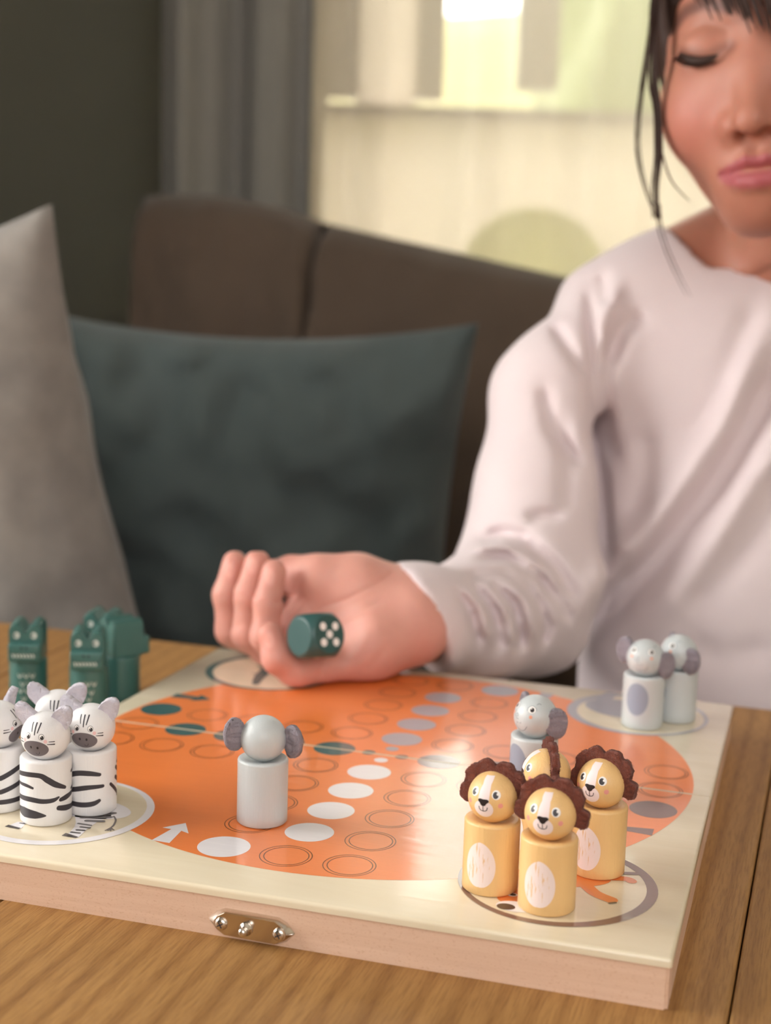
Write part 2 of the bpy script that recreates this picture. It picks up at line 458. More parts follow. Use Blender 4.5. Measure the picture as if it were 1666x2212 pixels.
# ================================================================== STRUCTURE
def slab(name, pts, z0, z1, mat):          # vertical-sided prism over a polygon
    n = len(pts); v = [(p[0], p[1], z0) for p in pts] + [(p[0], p[1], z1) for p in pts]
    f = [tuple(range(n))[::-1], tuple(range(n, 2 * n))] + [(i, (i + 1) % n, n + (i + 1) % n, n + i) for i in range(n)]
    return (v, f)
def wallquad(a, b, th, side=1):
    a, b = np.array(a[:2]), np.array(b[:2]); d = (b - a) / np.linalg.norm(b - a); nrm = np.array([-d[1], d[0]]) * th * side
    return [a, b, b + nrm, a + nrm]
CEIL = FLOOR + 2.45
cornerL = lv(-.345, 2.32, 0); nearL = lv(-1.75, -1.6, 0)
cornerR = lv(1.75, 2.32, 0); nearR = lv(1.75, -1.6, 0)
WX0, WX1 = -.11, .80            # the back window, lateral extent
WZ0, WZ1, WZL = .440, 1.45, .05
def wall_with_hole(name, A, B, th, side, t0, t1, z0, z1, mat):
    A, B = np.array(A), np.array(B); L = lambda t: A + (B - A) * t
    g = Geo()
    for (a, b, zz0, zz1) in ((0, t0, FLOOR, CEIL), (t1, 1, FLOOR, CEIL), (t0, t1, FLOOR, z0), (t0, t1, z1, CEIL)):
        g.add(*slab('', wallquad(L(a), L(b), th, side), zz0, zz1, None))
    return struct(obj(name, g.data(), mat, smooth=False))
bl = cornerR - cornerL; bL = np.linalg.norm(bl)
tb0 = (WX0 + .345) / bL; tb1 = (WX1 + .345) / bL
wall_with_hole('wall_back', cornerL, cornerR, .12, 1, tb0, tb1, WZL, WZ1, M['wallcream'])
wall_with_hole('wall_left', nearL, cornerL, .12, 1, .47, .66, .10, .85, M['wallgreen'])
struct(obj('wall_right', slab('', wallquad(nearR, cornerR, .12, -1), FLOOR, CEIL, None), M['wallcream'], smooth=False))
struct(obj('wall_rear', slab('', wallquad(nearL, nearR, .12, -1), FLOOR, CEIL, None), M['wallcream'], smooth=False))
room = [nearL, nearR, cornerR, cornerL]
struct(obj('floor', slab('', room, FLOOR - .05, FLOOR, None), M['floor'], smooth=False))
struct(obj('ceiling', slab('', room, CEIL, CEIL + .05, None), M['ceil'], smooth=False))

def on_wall(o, A, B, t, z):     # local x along the wall, y into the room-out direction
    A, B = np.array(A), np.array(B); p = A + (B - A) * t; o.location = (p[0], p[1], z)
    o.rotation_euler = (0, 0, math.atan2(B[1] - A[1], B[0] - A[0]))
def window(name, w, h, mull, y0=.02):
    e = struct(empty(name)); d = .06
    g = box_bm(0, y0 + .03, .010, w, d, .020, .003)
    for b in (box_bm(0, y0 + .03, h - .025, w, d, .05, .004), box_bm(-w / 2 + .025, y0 + .03, h / 2, .05, d, h - .06, .004), box_bm(w / 2 - .025, y0 + .03, h / 2, .05, d, h - .1, .004)): g = join_bm(g, b)
    obj('window_frame', g, M['frame'], e, False)
    for m in mull: obj('mullion', box_bm(m, y0 + .03, h / 2, .062, d * .9, h - .1, .004), M['frame'], e, False)
    xs = [-w / 2 + .18] + sorted(mull) + [w / 2 - .05]
    for a, b in zip(xs[:-1], xs[1:]): obj('pane', box_bm((a + b) / 2, y0 + .035, h / 2, b - a - .02, .004, h - .036), M['glass'], e, False)
    obj('side_frame', box_bm(-w / 2 + .155, y0 + .03, h / 2, .045, d * .8, h - .06, .004), M['frame'], e, False)
    obj('added_backlight_pane', box_bm(-w / 2 + .09, y0 + .004, h / 2, .09, .008, h - .036), M['backlight'], e, False)  # added diffusing pane, brightens the left part of the curtain
    obj('window_sill', box_bm(0, y0 + .022, .006, w + .004, .034, .010, .003), M['frame'], e, False)
    return e
w1 = window('window_1', WX1 - WX0, WZ1 - WZ0, [-.135, .185]); on_wall(w1, cornerL, cornerR, (tb0 + tb1) / 2, WZ0)
obj('added_backlight_pane', box_bm(0, .022, (WZL - WZ0) / 2, WX1 - WX0 - .004, .008, WZ0 - WZL), M['backlight'], w1, False)  # invented pane below the sill, added so the lower curtain is lit from behind

# grey drape and sheer curtain hanging in front of the back wall
def curtain(name, x0, x1, z0, z1, d, amp, nf, mat, seed, tl=0.0):
    n = int(nf * 14); m = 26; vs = []; fs = []; r = random.Random(seed); ph = [r.uniform(0, 6.28) for _ in range(6)]
    for j in range(m + 1):
        for i in range(n + 1):
            s = i / n; z = z0 + (z1 - z0) * j / m
            y = amp * (math.sin(2 * PI * nf * s + ph[0] + .5 * math.sin(5 * s + ph[1])) + .45 * math.sin(2 * PI * nf * 2.3 * s + ph[2]) * (1 - .4 * j / m)
                       + .5 * math.sin(2 * PI * nf * .37 * s + ph[3]) + .12 * math.sin(4 * z + 9 * s + ph[4]))
            p = lv(x0 + (x1 - x0) * s + tl * (1 - j / m) * math.sin(PI * s), d + y, z); vs.append(p)
    for j in range(m):
        for i in range(n): a = j * (n + 1) + i; fs.append((a, a + 1, a + n + 2, a + n + 1))
    return obj(name, (vs, fs), mat)
sheer = tag(curtain('sheer_curtain', -.17, 1.5, FLOOR + .02, 1.6, 2.14, .026, 9, M['sheer'], 4), 'cream sheer curtain hanging across the bright window', 'curtain')
drape = tag(curtain('drape', -.315, -.115, FLOOR + .02, 1.6, 2.06, .026, 1.9, M['drape'], 9), 'grey gathered drape beside the dark green wall', 'curtain')
rail = obj('curtain_rail', (lambda g: (g.add(*slab('', wallquad(lv(-.32, 2.09, 0), lv(1.6, 2.09, 0), .06, 1), 1.6, 1.63, None)), g.data())[1])(Geo()), M['frame'], smooth=False)
tag(rail, 'white rail that carries the curtains above the window', 'curtain rail')
# shrubs in the garden beyond the window
def shrub(x, d, z, r, h, seed):
    bm = bmesh.new(); bmesh.ops.create_icosphere(bm, subdivisions=4, radius=1)
    for v in bm.verts:
        n_ = 1 + .28 * mnoise.noise(v.co * 3 + Vector((seed, 0, 0))) + .16 * mnoise.noise(v.co * 9)
        v.co = Vector((v.co.x * r * n_, v.co.y * r * n_, (v.co.z * n_ + 1) * h / 2))
    o = obj('garden_shrub', bm, M['bush']); o.location = Vector(lv(x, d, z)); return o
tr = tag(shrub(.74, 3.55, FLOOR - .2, .46, 2.4, 3), 'pale green shrub beyond the right pane of the window', 'shrub')
def hedge():
    bm = bmesh.new(); bmesh.ops.create_cube(bm, size=1); bmesh.ops.subdivide_edges(bm, edges=bm.edges[:], cuts=24, use_grid_fill=True)
    for v in bm.verts:
        c = Vector((v.co.x * 3.6, v.co.y * .7, (v.co.z + .5) * 1.91)); v.co = c + mnoise.noise_vector(c * 5) * .05 + mnoise.noise_vector(c * 16) * .03
    return bm
hd = tag(obj('garden_hedge', hedge(), M['hedge']), 'trimmed pale yellow-green hedge beyond the left pane of the window', 'hedge')
hd.location = Vector(lv(.4, 4.9, FLOOR - .2)); hd.rotation_euler = (0, 0, CAMYAW)
struct(obj('ground', box_bm(*lv(.3, 5.6, FLOOR - .22), 9, 6, .04), M['bush'], smooth=False))

# ================================================================== SEATING
def pillow(w, h, t, seed, wr=.006, n=46, dip=.0):
    vs, fs = [], []
    for side in (1, -1):
        b = len(vs)
        for j in range(n + 1):
            for i in range(n + 1):
                u, v = i / n * 2 - 1, j / n * 2 - 1
                p = (1 - abs(u) ** 3.2) ** .55 * (1 - abs(v) ** 3.2) ** .55
                pin = 1 - .09 * (1 - abs(v) ** 2) * abs(u) ** 2; pin2 = 1 - (.07 + dip * (v > 0)) * (1 - abs(u) ** 2) * abs(v) ** 2
                q = Vector((u * 1.9 + seed, v * 1.9, side * .7)); wk = wr * (mnoise.noise(q * 1.7) + .5 * mnoise.noise(q * 4)) * min(1, p * 3)
                vs.append((u * w / 2 * pin, side * (-1) * (t / 2 * p + .002) - wk, v * h / 2 * pin2))
        for j in range(n):
            for i in range(n):
                a = b + j * (n + 1) + i; f = (a, a + 1, a + n + 2, a + n + 1); fs.append(f if side == 1 else f[::-1])
    N = (n + 1) ** 2
    per = [i for i in range(n)] + [n + j * (n + 1) for j in range(n)] + [n * (n + 1) + i for i in range(n, 0, -1)] + [j * (n + 1) for j in range(n, 0, -1)]
    for k in range(len(per)): a, b_ = per[k], per[(k + 1) % len(per)]; fs.append((b_, a, a + N, b_ + N))
    return vs, fs
def place(o, p, yaw=0, pitch=0, roll=0):
    """local x = camera right, y = away, z = up, then turned."""
    o.location = Vector([float(x) for x in p])
    o.rotation_euler = (Matrix.Rotation(CAMYAW + yaw, 3, 'Z') @ Matrix.Rotation(pitch, 3, 'X') @ Matrix.Rotation(roll, 3, 'Y')).to_euler()
    return o
sofa = tag(empty('sofa', lv(.1, 1.5, FLOOR)), 'dark brown fabric sofa behind the table with seamed back', 'sofa')
def sofa_part(name, bm, mat=M['sofa']):
    o = obj(name, bm, mat, sofa); return o
def in_sofa(o, p, **k):
    place(o, np.array(p) - np.array(sofa.location), **k); return o
SEAT = TZ - .30
in_sofa(sofa_part('seat_base', box_bm(0, 0, 0, 1.7, .60, .30, .03)), lv(.47, 1.41, FLOOR + .19), yaw=-.10)
in_sofa(sofa_part('seat_cushion', box_bm(0, 0, 0, 1.7, .58, .12, .035)), lv(.47, 1.40, SEAT - .065), yaw=-.10)
# the back: four long lumpy back cushions whose top edge falls towards the right
def backc(u0, u1, v0, v1, d0, d1, seed, bul=.0):
    """cushion between two image columns at depths d0,d1; top edge at v0,v1"""
    a, b = at(u0, v0, d0), at(u1, v1, d1); g = Geo(); n, m = 30, 30; th = .17
    A = np.array([a[0], a[1]]); B = np.array([b[0], b[1]]); dr = B - A; L = np.linalg.norm(dr); dr /= L; nr = np.array([dr[1], -dr[0]])
    vs, fs = [], []
    for side in (1, -1):
        o_ = len(vs)
        for j in range(m + 1):
            for i in range(n + 1):
                u, v = i / n * 2 - 1, j / m * 2 - 1
                ztop = a[2] + (b[2] - a[2]) * (u + 1) / 2; zb = SEAT - .01
                p = max(.0, 1 - abs(u) ** 90) ** .5 * (1 - abs(v) ** 6) ** .5
                q = Vector((u * 1.3 + seed, v * 2, side)); wk = .022 * mnoise.noise(q * 1.3) + .008 * mnoise.noise(q * 4)
                pos = A + dr * L * (u + 1) / 2 + nr * side * (th / 2 * p + wk * p)
                top = ztop + bul * (1 - u * u)
                vs.append((pos[0], pos[1], zb + (top - zb) * (v + 1) / 2))
        for j in range(m):
            for i in range(n):
                k = o_ + j * (n + 1) + i; f = (k, k + 1, k + n + 2, k + n + 1); fs.append(f if side == 1 else f[::-1])
    N = (n + 1) * (m + 1)
    per = [i for i in range(n)] + [n + j * (n + 1) for j in range(m)] + [m * (n + 1) + i for i in range(n, 0, -1)] + [j * (n + 1) for j in range(m, 0, -1)]
    for k in range(len(per)): x, y = per[k], per[(k + 1) % len(per)]; fs.append((y, x, x + N, y + N))
    loc = np.array(sofa.location); vs = [tuple(np.array(v) - loc) for v in vs]
    return obj('back_cushion', (vs, fs), M['sofa'], sofa)
backc(310, 694, 425, 478, 1.72, 1.70, 1, .012)
backc(694, 1330, 480, 622, 1.70, 1.62, 5)
backc(1330, 2700, 622, 760, 1.62, 1.50, 8)
for (x, d) in ((-.3, 1.3), (1.15, 1.2), (-.25, 1.6), (1.15, 1.55)): in_sofa(obj('leg', box_bm(0, 0, 0, .05, .05, .05, .006), M['black'], sofa), lv(x, d, FLOOR + .022))

teal = tag(obj('cushion', pillow(.44, .50, .15, 4.4, .030, dip=.03), M['teal']), 'large dark teal cushion leaning against the brown sofa back', 'cushion')
place(teal, at(478, 1262, 1.36), yaw=-.12, pitch=.10, roll=math.radians(1.2))
greyc = tag(obj('cushion', pillow(.50, .52, .13, 7.7, .008), M['greyc']), 'light grey plush cushion standing on edge at the far left', 'cushion')
place(greyc, at(-295, 1322, 1.16), yaw=-.30, pitch=.08, roll=math.radians(-14))

arm = tag(empty('armchair', lv(.22, 2.0, FLOOR)), 'pale green round-backed chair dimly visible behind the sheer curtain', 'chair')
def arc_back():
    g = Geo(); n = 30; r0 = .11
    P = [(-r0, .0)] + [(-r0 * math.cos(PI * k / n), .73 + .13 * math.sin(PI * k / n)) for k in range(n + 1)] + [(r0, .0)]
    P = [(x, z + .42) for x, z in P]
    bm = bmesh.new(); a = [bm.verts.new((x, -.02, z)) for x, z in P]; f = bm.faces.new(a)
    ex = bmesh.ops.extrude_face_region(bm, geom=[f]); bmesh.ops.translate(bm, vec=(0, .03, 0), verts=[v for v in ex['geom'] if isinstance(v, bmesh.types.BMVert)])
    bmesh.ops.recalc_face_normals(bm, faces=bm.faces[:]); bmesh.ops.bevel(bm, geom=[e for e in bm.edges if abs(e.verts[0].co.y - e.verts[1].co.y) < 1e-6], offset=.008, segments=3, affect='EDGES')
    return bm
o = obj('backrest', arc_back(), M['seatgreen'], arm)
obj('seat', box_bm(0, -.01, .42, .22, .07, .05, .02), M['seatgreen'], arm)
for sx in (-1, 1):
    for sy in (-.03, .02): obj('leg', box_bm(sx * .10, sy, .19, .03, .03, .38, .004), M['rail'], arm)
arm.rotation_euler = (0, 0, CAMYAW); arm.location = Vector(lv(.205, 2.235, FLOOR))
BK = at(1125, 452, 2.25)[2] - FLOOR; arm.scale = (1, 1, BK / 1.28)

# ================================================================== TABLE
table = tag(empty('table', (0, -.3, FLOOR)), 'oak plank table under the board game', 'table')
TL = np.array(table.location)
joints = [-.86, -.66, -.47, -.263, -.10, .168, .345, .53, .74]
for a, b in zip(joints[:-1], joints[1:]):
    bm = box_bm((a + b) / 2, (.213 - 1.02) / 2, TZ - .015, b - a - .0006, .213 + 1.02, .03, .0012, 2)
    bmesh.ops.translate(bm, vec=-Vector(table.location), verts=bm.verts)
    o = obj('plank', bm, None, table, False); o.data.materials.append(M['table'])
    # keep texture space in table coordinates but vary it per plank
for (x, y) in ((-.78, .12), (.66, .12), (-.78, -.93), (.66, -.93)):
    obj('leg', box_bm(x, y + .3, (TZ - .03 - FLOOR) / 2, .07, .07, TZ - .03 - FLOOR - .001, .006), M['table'], table, False)
obj('apron', box_bm(-.06, .155 + .3, TZ - .07 - FLOOR, 1.37, .02, .078, .002), M['table'], table, False)
table['label'] = 'oak plank table under the open board game'

# ================================================================== BOARD
G3 = np.array([[2.49598786e-02, 3.84800429e-05, 2.40391254e-04], [2.29830863e-04, 2.50888504e-02, 1.27226326e-03], [4.26505797e-04, 2.46103553e-03, 1.0]])
def bw(x, y):                   # board grid -> world xy
    q = G3 @ np.array([x, y, 1.0]); return q[0] / q[2], q[1] / q[2]
board = tag(empty('board_game', (0, 0, TZ)), 'open wooden folding board game with a large orange circle', 'board game')
BX0, BX1, BY0, BY1, GAP = -5.97, 5.89, -6.40, 5.97, .012
def half(y0, y1, nm):
    q = [bw(BX0, y0), bw(BX1, y0), bw(BX1, y1), bw(BX0, y1)]
    bm = bmesh.new(); top = [bm.verts.new((x, y, 0)) for x, y in q]; lo = [bm.verts.new((x, y, -.0032)) for x, y in q]
    bm.faces.new(top); bm.faces.new(lo[::-1])
    for i in range(4): bm.faces.new((lo[i], lo[(i + 1) % 4], top[(i + 1) % 4], top[i]))
    fold = [e for e in bm.edges if e.verts[0].co.z == 0 and e.verts[1].co.z == 0 and all(abs(v.co.y) < .03 for v in e.verts)]
    outer = [e for e in bm.edges if e not in fold]
    bmesh.ops.bevel(bm, geom=[e for e in outer if all(v.co.z == 0 for v in e.verts)] + [e for e in outer if abs(e.verts[0].co.z - e.verts[1].co.z) > .001], offset=.0014, segments=4, profile=.5, affect='EDGES')
    bmesh.ops.translate(bm, vec=(0, 0, -TZ), verts=bm.verts)
    p = edgesplit(obj('top_panel', bm, M['veneer'], board), 40)
    ins = .03
    (ax, ay), (bx, by), (cx, cy), (dx, dy) = [bw(BX0 + ins, y0 + (ins if y0 < -1 else .01)), bw(BX1 - ins, y0 + (ins if y0 < -1 else .01)), bw(BX1 - ins, y1 - (ins if y1 > 1 else .01)), bw(BX0 + ins, y1 - (ins if y1 > 1 else .01))]
    th = .0075
    def rail_(P, Q, nx, ny):
        P, Q = np.array(P), np.array(Q); n_ = np.array([nx, ny]) * th
        v, f = slab('', [P, Q, Q + n_, P + n_], .0, -TZ - .0034, None)
        bm = bmesh.new(); vv = [bm.verts.new(tuple(map(float, x))) for x in v]
        for ff in f: bm.faces.new([vv[i] for i in ff])
        bmesh.ops.recalc_face_normals(bm, faces=bm.faces[:])
        bmesh.ops.bevel(bm, geom=[e for e in bm.edges if abs(e.verts[0].co.z - e.verts[1].co.z) > .001] , offset=.0012, segments=3, affect='EDGES')
        return edgesplit(obj('side_rail', bm, M['rail'], board), 40)
    rail_((ax, ay), (bx, by), 0, 1); rail_((dx, dy), (cx, cy), 0, -1)
    rail_((ax, ay + th), (dx, dy - th), 1, 0); rail_((bx, by + th), (cx, cy - th), -1, 0)
    return p
panel_f = half(BY0, -GAP, 'front'); panel_b = half(GAP, BY1, 'back')
LAY = .00005
def clip(poly, y, keep):        # keep +1: above y, -1: below
    out = []
    for i in range(len(poly)):
        a, b = poly[i], poly[(i + 1) % len(poly)]; ia, ib = (a[1] - y) * keep >= 0, (b[1] - y) * keep >= 0
        if ia: out.append(a)
        if ia != ib: t = (y - a[1]) / (b[1] - a[1]); out.append((a[0] + (b[0] - a[0]) * t, y))
    return out
class Print:
    def __init__(s): s.g = {}; s.k = 0
    def poly(s, P, mat, layer):
        for keep, y, pn in ((-1, -.03, 'f'), (1, .03, 'b')):
            q = clip(P, y, keep)
            if len(q) >= 3:
                g = s.g.setdefault((mat, pn), Geo()); g.add([(*bw(x, yy), (layer + s.k * .1) * LAY - TZ) for x, yy in q], [tuple(range(len(q)))])
    def shape(s, sh, mat, layer):
        P, F = sh; s.k = (s.k + 1) % 8
        for f in F: s.poly([P[i] for i in f], mat, layer)
    def disc(s, x, y, r, mat, layer, n=72): s.poly([(x + r * math.cos(2 * PI * k / n), y + r * math.sin(2 * PI * k / n)) for k in range(n)], mat, layer)
    def ring(s, x, y, r, w, mat, layer, n=72, dx=0, dy=0, ry=None):
        for k in range(n):
            a, b = 2 * PI * k / n, 2 * PI * (k + 1) / n; q = r - w
            s.poly([(x + r * math.cos(a), y + r * math.sin(a)), (x + r * math.cos(b), y + r * math.sin(b)),
                    (x + dx + q * math.cos(b), y + dy + q * math.sin(b)), (x + dx + q * math.cos(a), y + dy + q * math.sin(a))], mat, layer)
    def flush(s, names, kind=None):
        for (mat, pn), g in s.g.items():
            o = obj(names if isinstance(names, str) else names[mat], g.data(), M[mat], panel_f if pn == 'f' else panel_b)
            if kind: o['kind'] = kind
        s.g = {}; s.k = 0
pr = Print()
NM = {'orange': 'printed_circle', 'veneer': 'corner_circle', 'white_p': 'white_print', 'green_p': 'green_print', 'grey_p': 'grey_print', 'brown_p': 'brown_print',
          'line_p': 'track_rings', 'lion_p': 'lion_print', 'dark_p': 'dark_print'}
NR = {k: 'corner_ring' for k in NM}
pr.disc(0, 0, 5.56, 'orange', 1, 220)
for (x, y, m) in ((4.03, -4.53, 'brown_p'), (4.03, 4.45, 'grey_p'), (-4.03, 4.45, 'green_p'), (-4.0, -4.53, 'white_p')):
    pr.disc(x, y, 1.40, 'veneer', 2); pr.flush(NM)
    dx, dy = {'brown_p': (-.05, .01), 'grey_p': (.06, -.02), 'green_p': (.05, .0), 'white_p': (-.03, .04)}[m]
    pr.ring(x, y, 1.45, .115 if m != 'grey_p' else .15, m, 3, dx=dx, dy=dy); pr.flush(NR)
track = []
for s1 in (1, -1):
    for k in range(1, 6): track += [(k, s1), (-k, s1)]
    for k in range(2, 6): track += [(s1, k), (s1, -k)]
track += [(5, 0), (-5, 0), (0, 5), (0, -5)]
starts = {(-5, 1): 'green_p', (5, -1): 'brown_p', (-1, -5): 'white_p', (1, 5): 'grey_p'}
for (x, y) in track:
    if (x, y) in starts: pr.disc(x, y, .40, starts[(x, y)], 2); pr.flush('printed_dot')
    else:
        pr.ring(x, y, .40, .016, 'line_p', 2, 56); pr.ring(x + .008, y, .345, .018, 'line_p', 2, 56); pr.flush('printed_ring')
for k in range(1, 5):
    for (x, y, m) in ((-k, 0, 'green_p'), (k, 0, 'brown_p'), (0, k, 'grey_p'), (0, -k, 'white_p')): pr.disc(x, y, .385, m, 2); pr.flush('printed_dot')
for (x, y, m) in ((-.34, 0.02, 'green_p'), (.30, 0.0, 'brown_p'), (0, .38, 'grey_p'), (0, -.31, 'white_p')): pr.disc(x, y, .125, m, 2, 32); pr.flush('printed_dot')
def arrow(x, y, ang, m, L=.82, w=.24):
    ca, sa = math.cos(ang), math.sin(ang)
    for q in ([(0, -w * .62), (L * .62, -w * .36), (L * .62, w * .36), (0, w * .62)], [(L * .55, -w), (L, 0), (L * .62, w), (L * .62, -w * .3)]):
        pr.poly([(x + a * ca - b * sa, y + a * sa + b * ca) for a, b in q], m, 2 + .3 * (len(q) == 4 and q[0][0] > 0))
    pr.flush('printed_arrow')
arrow(-1.97, -5.16, math.radians(88), 'white_p'); arrow(-5.2, 1.98, 0, 'green_p'); arrow(5.12, -2.04, PI, 'brown_p'); arrow(2.0, 5.2, -PI / 2, 'grey_p')
# the animals printed in the corner circles
def leg_(x, y, m, layer=4): pr.shape(stroke2(*((x, y)), across=2), m, layer)
pr.shape(ell2(4.0, -4.35, .78, .33, .25), 'lion_p', 4)
for pts, w in ((([(4.45, -4.5), (4.62, -4.72), (4.86, -4.86)]), .2), ([(4.55, -4.15), (4.95, -4.05), (5.05, -4.1)], .16), ([(3.5, -4.5), (3.35, -4.9)], .2), ([(3.6, -4.9), (3.5, -5.3)], .38)): pr.shape(stroke2(pts, w, across=2), 'lion_p', 4)
pr.shape(ell2(3.62, -5.55, .27, .17), 'white_p', 4); pr.shape(ell2(3.50, -5.60, .13, .10), 'dark_p', 5)
pr.shape(ell2(3.50, -5.18, .075, .06), 'white_p', 5); pr.shape(ell2(3.51, -5.18, .045, .04), 'dark_p', 6)
pr.shape(stroke2([(4.86, -4.98), (4.93, -4.93)], .05, across=2), 'dark_p', 5)
pr.shape(stroke2([(4.9, -3.85), (5.1, -3.8)], .1, across=2), 'brown_p', 5)
pr.flush({'lion_p': 'lion_print', 'white_p': 'lion_print_white', 'dark_p': 'lion_print_dark', 'brown_p': 'lion_print_mane'}, 'stuff')
# zebra print
Zb = [(-3.45, -4.25), (-3.3, -4.7), (-3.0, -4.95)]
pr.shape(ell2(-3.75, -4.3, .85, .42, -.1), 'white_p', 4)
hz = lambda *p: pr.shape(stroke2(p[:-1], p[-1], across=2), 'dark_p', 5)
def uvb(u, v):                  # pixel on the board's print -> grid
    x, y, _ = onz(u, v, 0); q = np.linalg.inv(G3) @ np.array([x, y, 1]); return q[0] / q[2], q[1] / q[2]
def zpx(*pts): return [uvb(x / 5.978, 1460 + y / 5.978) for x, y in pts]
pr.poly(zpx((860, 2070), (1010, 2095), (1120, 1990), (1260, 1890), (1440, 1825), (1400, 1700), (960, 1760), (980, 1900), (960, 1960)), 'white_p', 4)
pr.poly(zpx((60, 1950), (270, 1980), (340, 1900), (230, 1890), (130, 1930)), 'white_p', 4)
for q in ([(795, 2070), (850, 2035), (1010, 2085), (980, 2100)], [(60, 1952), (110, 1930), (270, 1972), (240, 1985)]): pr.poly(zpx(*q), 'dark_p', 5)
for a, b, w in (((925, 2025), (1025, 2038), .05), ((995, 1997), (1085, 2003), .05), ((1045, 1957), (1155, 1970), .05), ((1015, 1913), (1170, 1938), .05), ((1120, 1878), (1330, 1885), .08), ((1060, 1835), (1430, 1832), .08), ((1360, 1800), (1470, 1780), .10), ((265, 1908), (320, 1915), .04)): pr.shape(stroke2(zpx(a, b), w, across=2), 'dark_p', 5)
pr.shape(stroke2(zpx((1470, 1820), (1495, 1870), (1470, 1930), (1430, 1970)), .03, across=2), 'dark_p', 5)
for e in ((1360, 2003), (1395, 2005), (1430, 2008), (1475, 2000)): pr.shape(stroke2(zpx((1430, 1968), e), .022, across=2), 'dark_p', 5)
pr.flush({'white_p': 'zebra_print', 'dark_p': 'zebra_print_stripes'}, 'stuff')
# crocodile and elephant prints
pr.shape(stroke2([uvb(552, 1478), uvb(565, 1458), uvb(600, 1435), uvb(640, 1428)], [.14, .26, .3, .3], across=2), 'green_p', 4)
for a, b in (((560, 1458), (543, 1455)), ((572, 1446), (556, 1437)), ((590, 1437), (578, 1429))): pr.shape(stroke2([uvb(*a), uvb(*b)], [.12, .01], across=2, cap=False), 'green_p', 4)
pr.shape(ell2(*uvb(1345, 1532), .82, .62, -.35), 'grey_p', 4); pr.shape(stroke2([uvb(1300, 1515), uvb(1320, 1500)], .3, across=2), 'grey_p', 4)
pr.flush({'green_p': 'crocodile_print', 'grey_p': 'elephant_print'}, 'stuff')

# latch on the front rail
latch = None
fy = bw(0, BY0 + .03)[1]
lb = Geo()
out = [(-16.6, 0), (-13.6, 3.4), (-10.2, 5.0), (10.2, 5.0), (13.6, 3.4), (16.6, 0), (13.6, -3.4), (10.2, -5.0), (-10.2, -5.0), (-13.6, -3.4)]
inn = [(-13.8, 0), (-12.4, 2.6), (-9.6, 4.3), (9.6, 4.3), (12.4, 2.6), (13.8, 0), (12.4, -2.6), (9.6, -4.3), (-9.6, -4.3), (-12.4, -2.6)]
bm = bmesh.new()
r0 = [bm.verts.new((x * .001, 0, z * .001)) for x, z in out]; r1 = [bm.verts.new((x * .001, -.0004, z * .001)) for x, z in out]; r2 = [bm.verts.new((x * .001, -.0024, z * .001)) for x, z in inn]
for a, b in ((r0, r1), (r1, r2)):
    for i in range(10): bm.faces.new((a[i], a[(i + 1) % 10], b[(i + 1) % 10], b[i]))
bm.faces.new(r2); bm.faces.new(r0[::-1]); bmesh.ops.recalc_face_normals(bm, faces=bm.faces[:])
bmesh.ops.bevel(bm, geom=[e for e in bm.edges if max(v.co.y for v in e.verts) < -.0003], offset=.00018, segments=2, affect='EDGES')
latch = edgesplit(obj('latch_plate', bm, M['chrome'], board), 28)
latch.location = (float(at(549, 2008, 0.53)[0]) * 0 + .0009, fy, -.0125 - TZ); latch.rotation_euler = (0, math.radians(.8), 0)
def screw():
    v, f = lathe([(.0001, .0), (.0023, .0), (.0024, .0003), (.0021, .0009), (.0012, .0013), (.0001, .0014)], 32)
    bm = bmesh.new(); vv = [bm.verts.new(x) for x in v]
    for ff in f: bm.faces.new([vv[i] for i in ff])
    return bm
for x in (-.0108, .0114):
    s_ = obj('screw', screw(), M['chrome'], latch); s_.location = (x, -.0024, -.0002); s_.rotation_euler = (PI / 2, 0, 0)
    g = Geo()
    for a in (.5, .5 + PI / 2):
        c, s = math.cos(a), math.sin(a); w, L = .00022, .00125
        g.add([(c * i * L - s * j * w, s * i * L + c * j * w, z) for z in (.0011, .00146) for (i, j) in ((-1, -1), (1, -1), (1, 1), (-1, 1))], [(4, 5, 6, 7), (0, 1, 5, 4), (1, 2, 6, 5), (2, 3, 7, 6), (3, 0, 4, 7)])
    o = obj('cross_recess', g.data(), M['zdark'], latch, False); o.location = s_.location; o.rotation_euler = s_.rotation_euler
kn = obj('catch_pin', lathe([(.0026, .0), (.0024, .0008), (.0016, .0012), (.0015, .0028), (.0017, .0032), (.0015, .0040), (.0008, .0045), (.0001, .0046)], 32), M['chrome'], latch)
kn.location = (-.0012, -.0024, -.0004); kn.rotation_euler = (PI / 2, 0, 0)

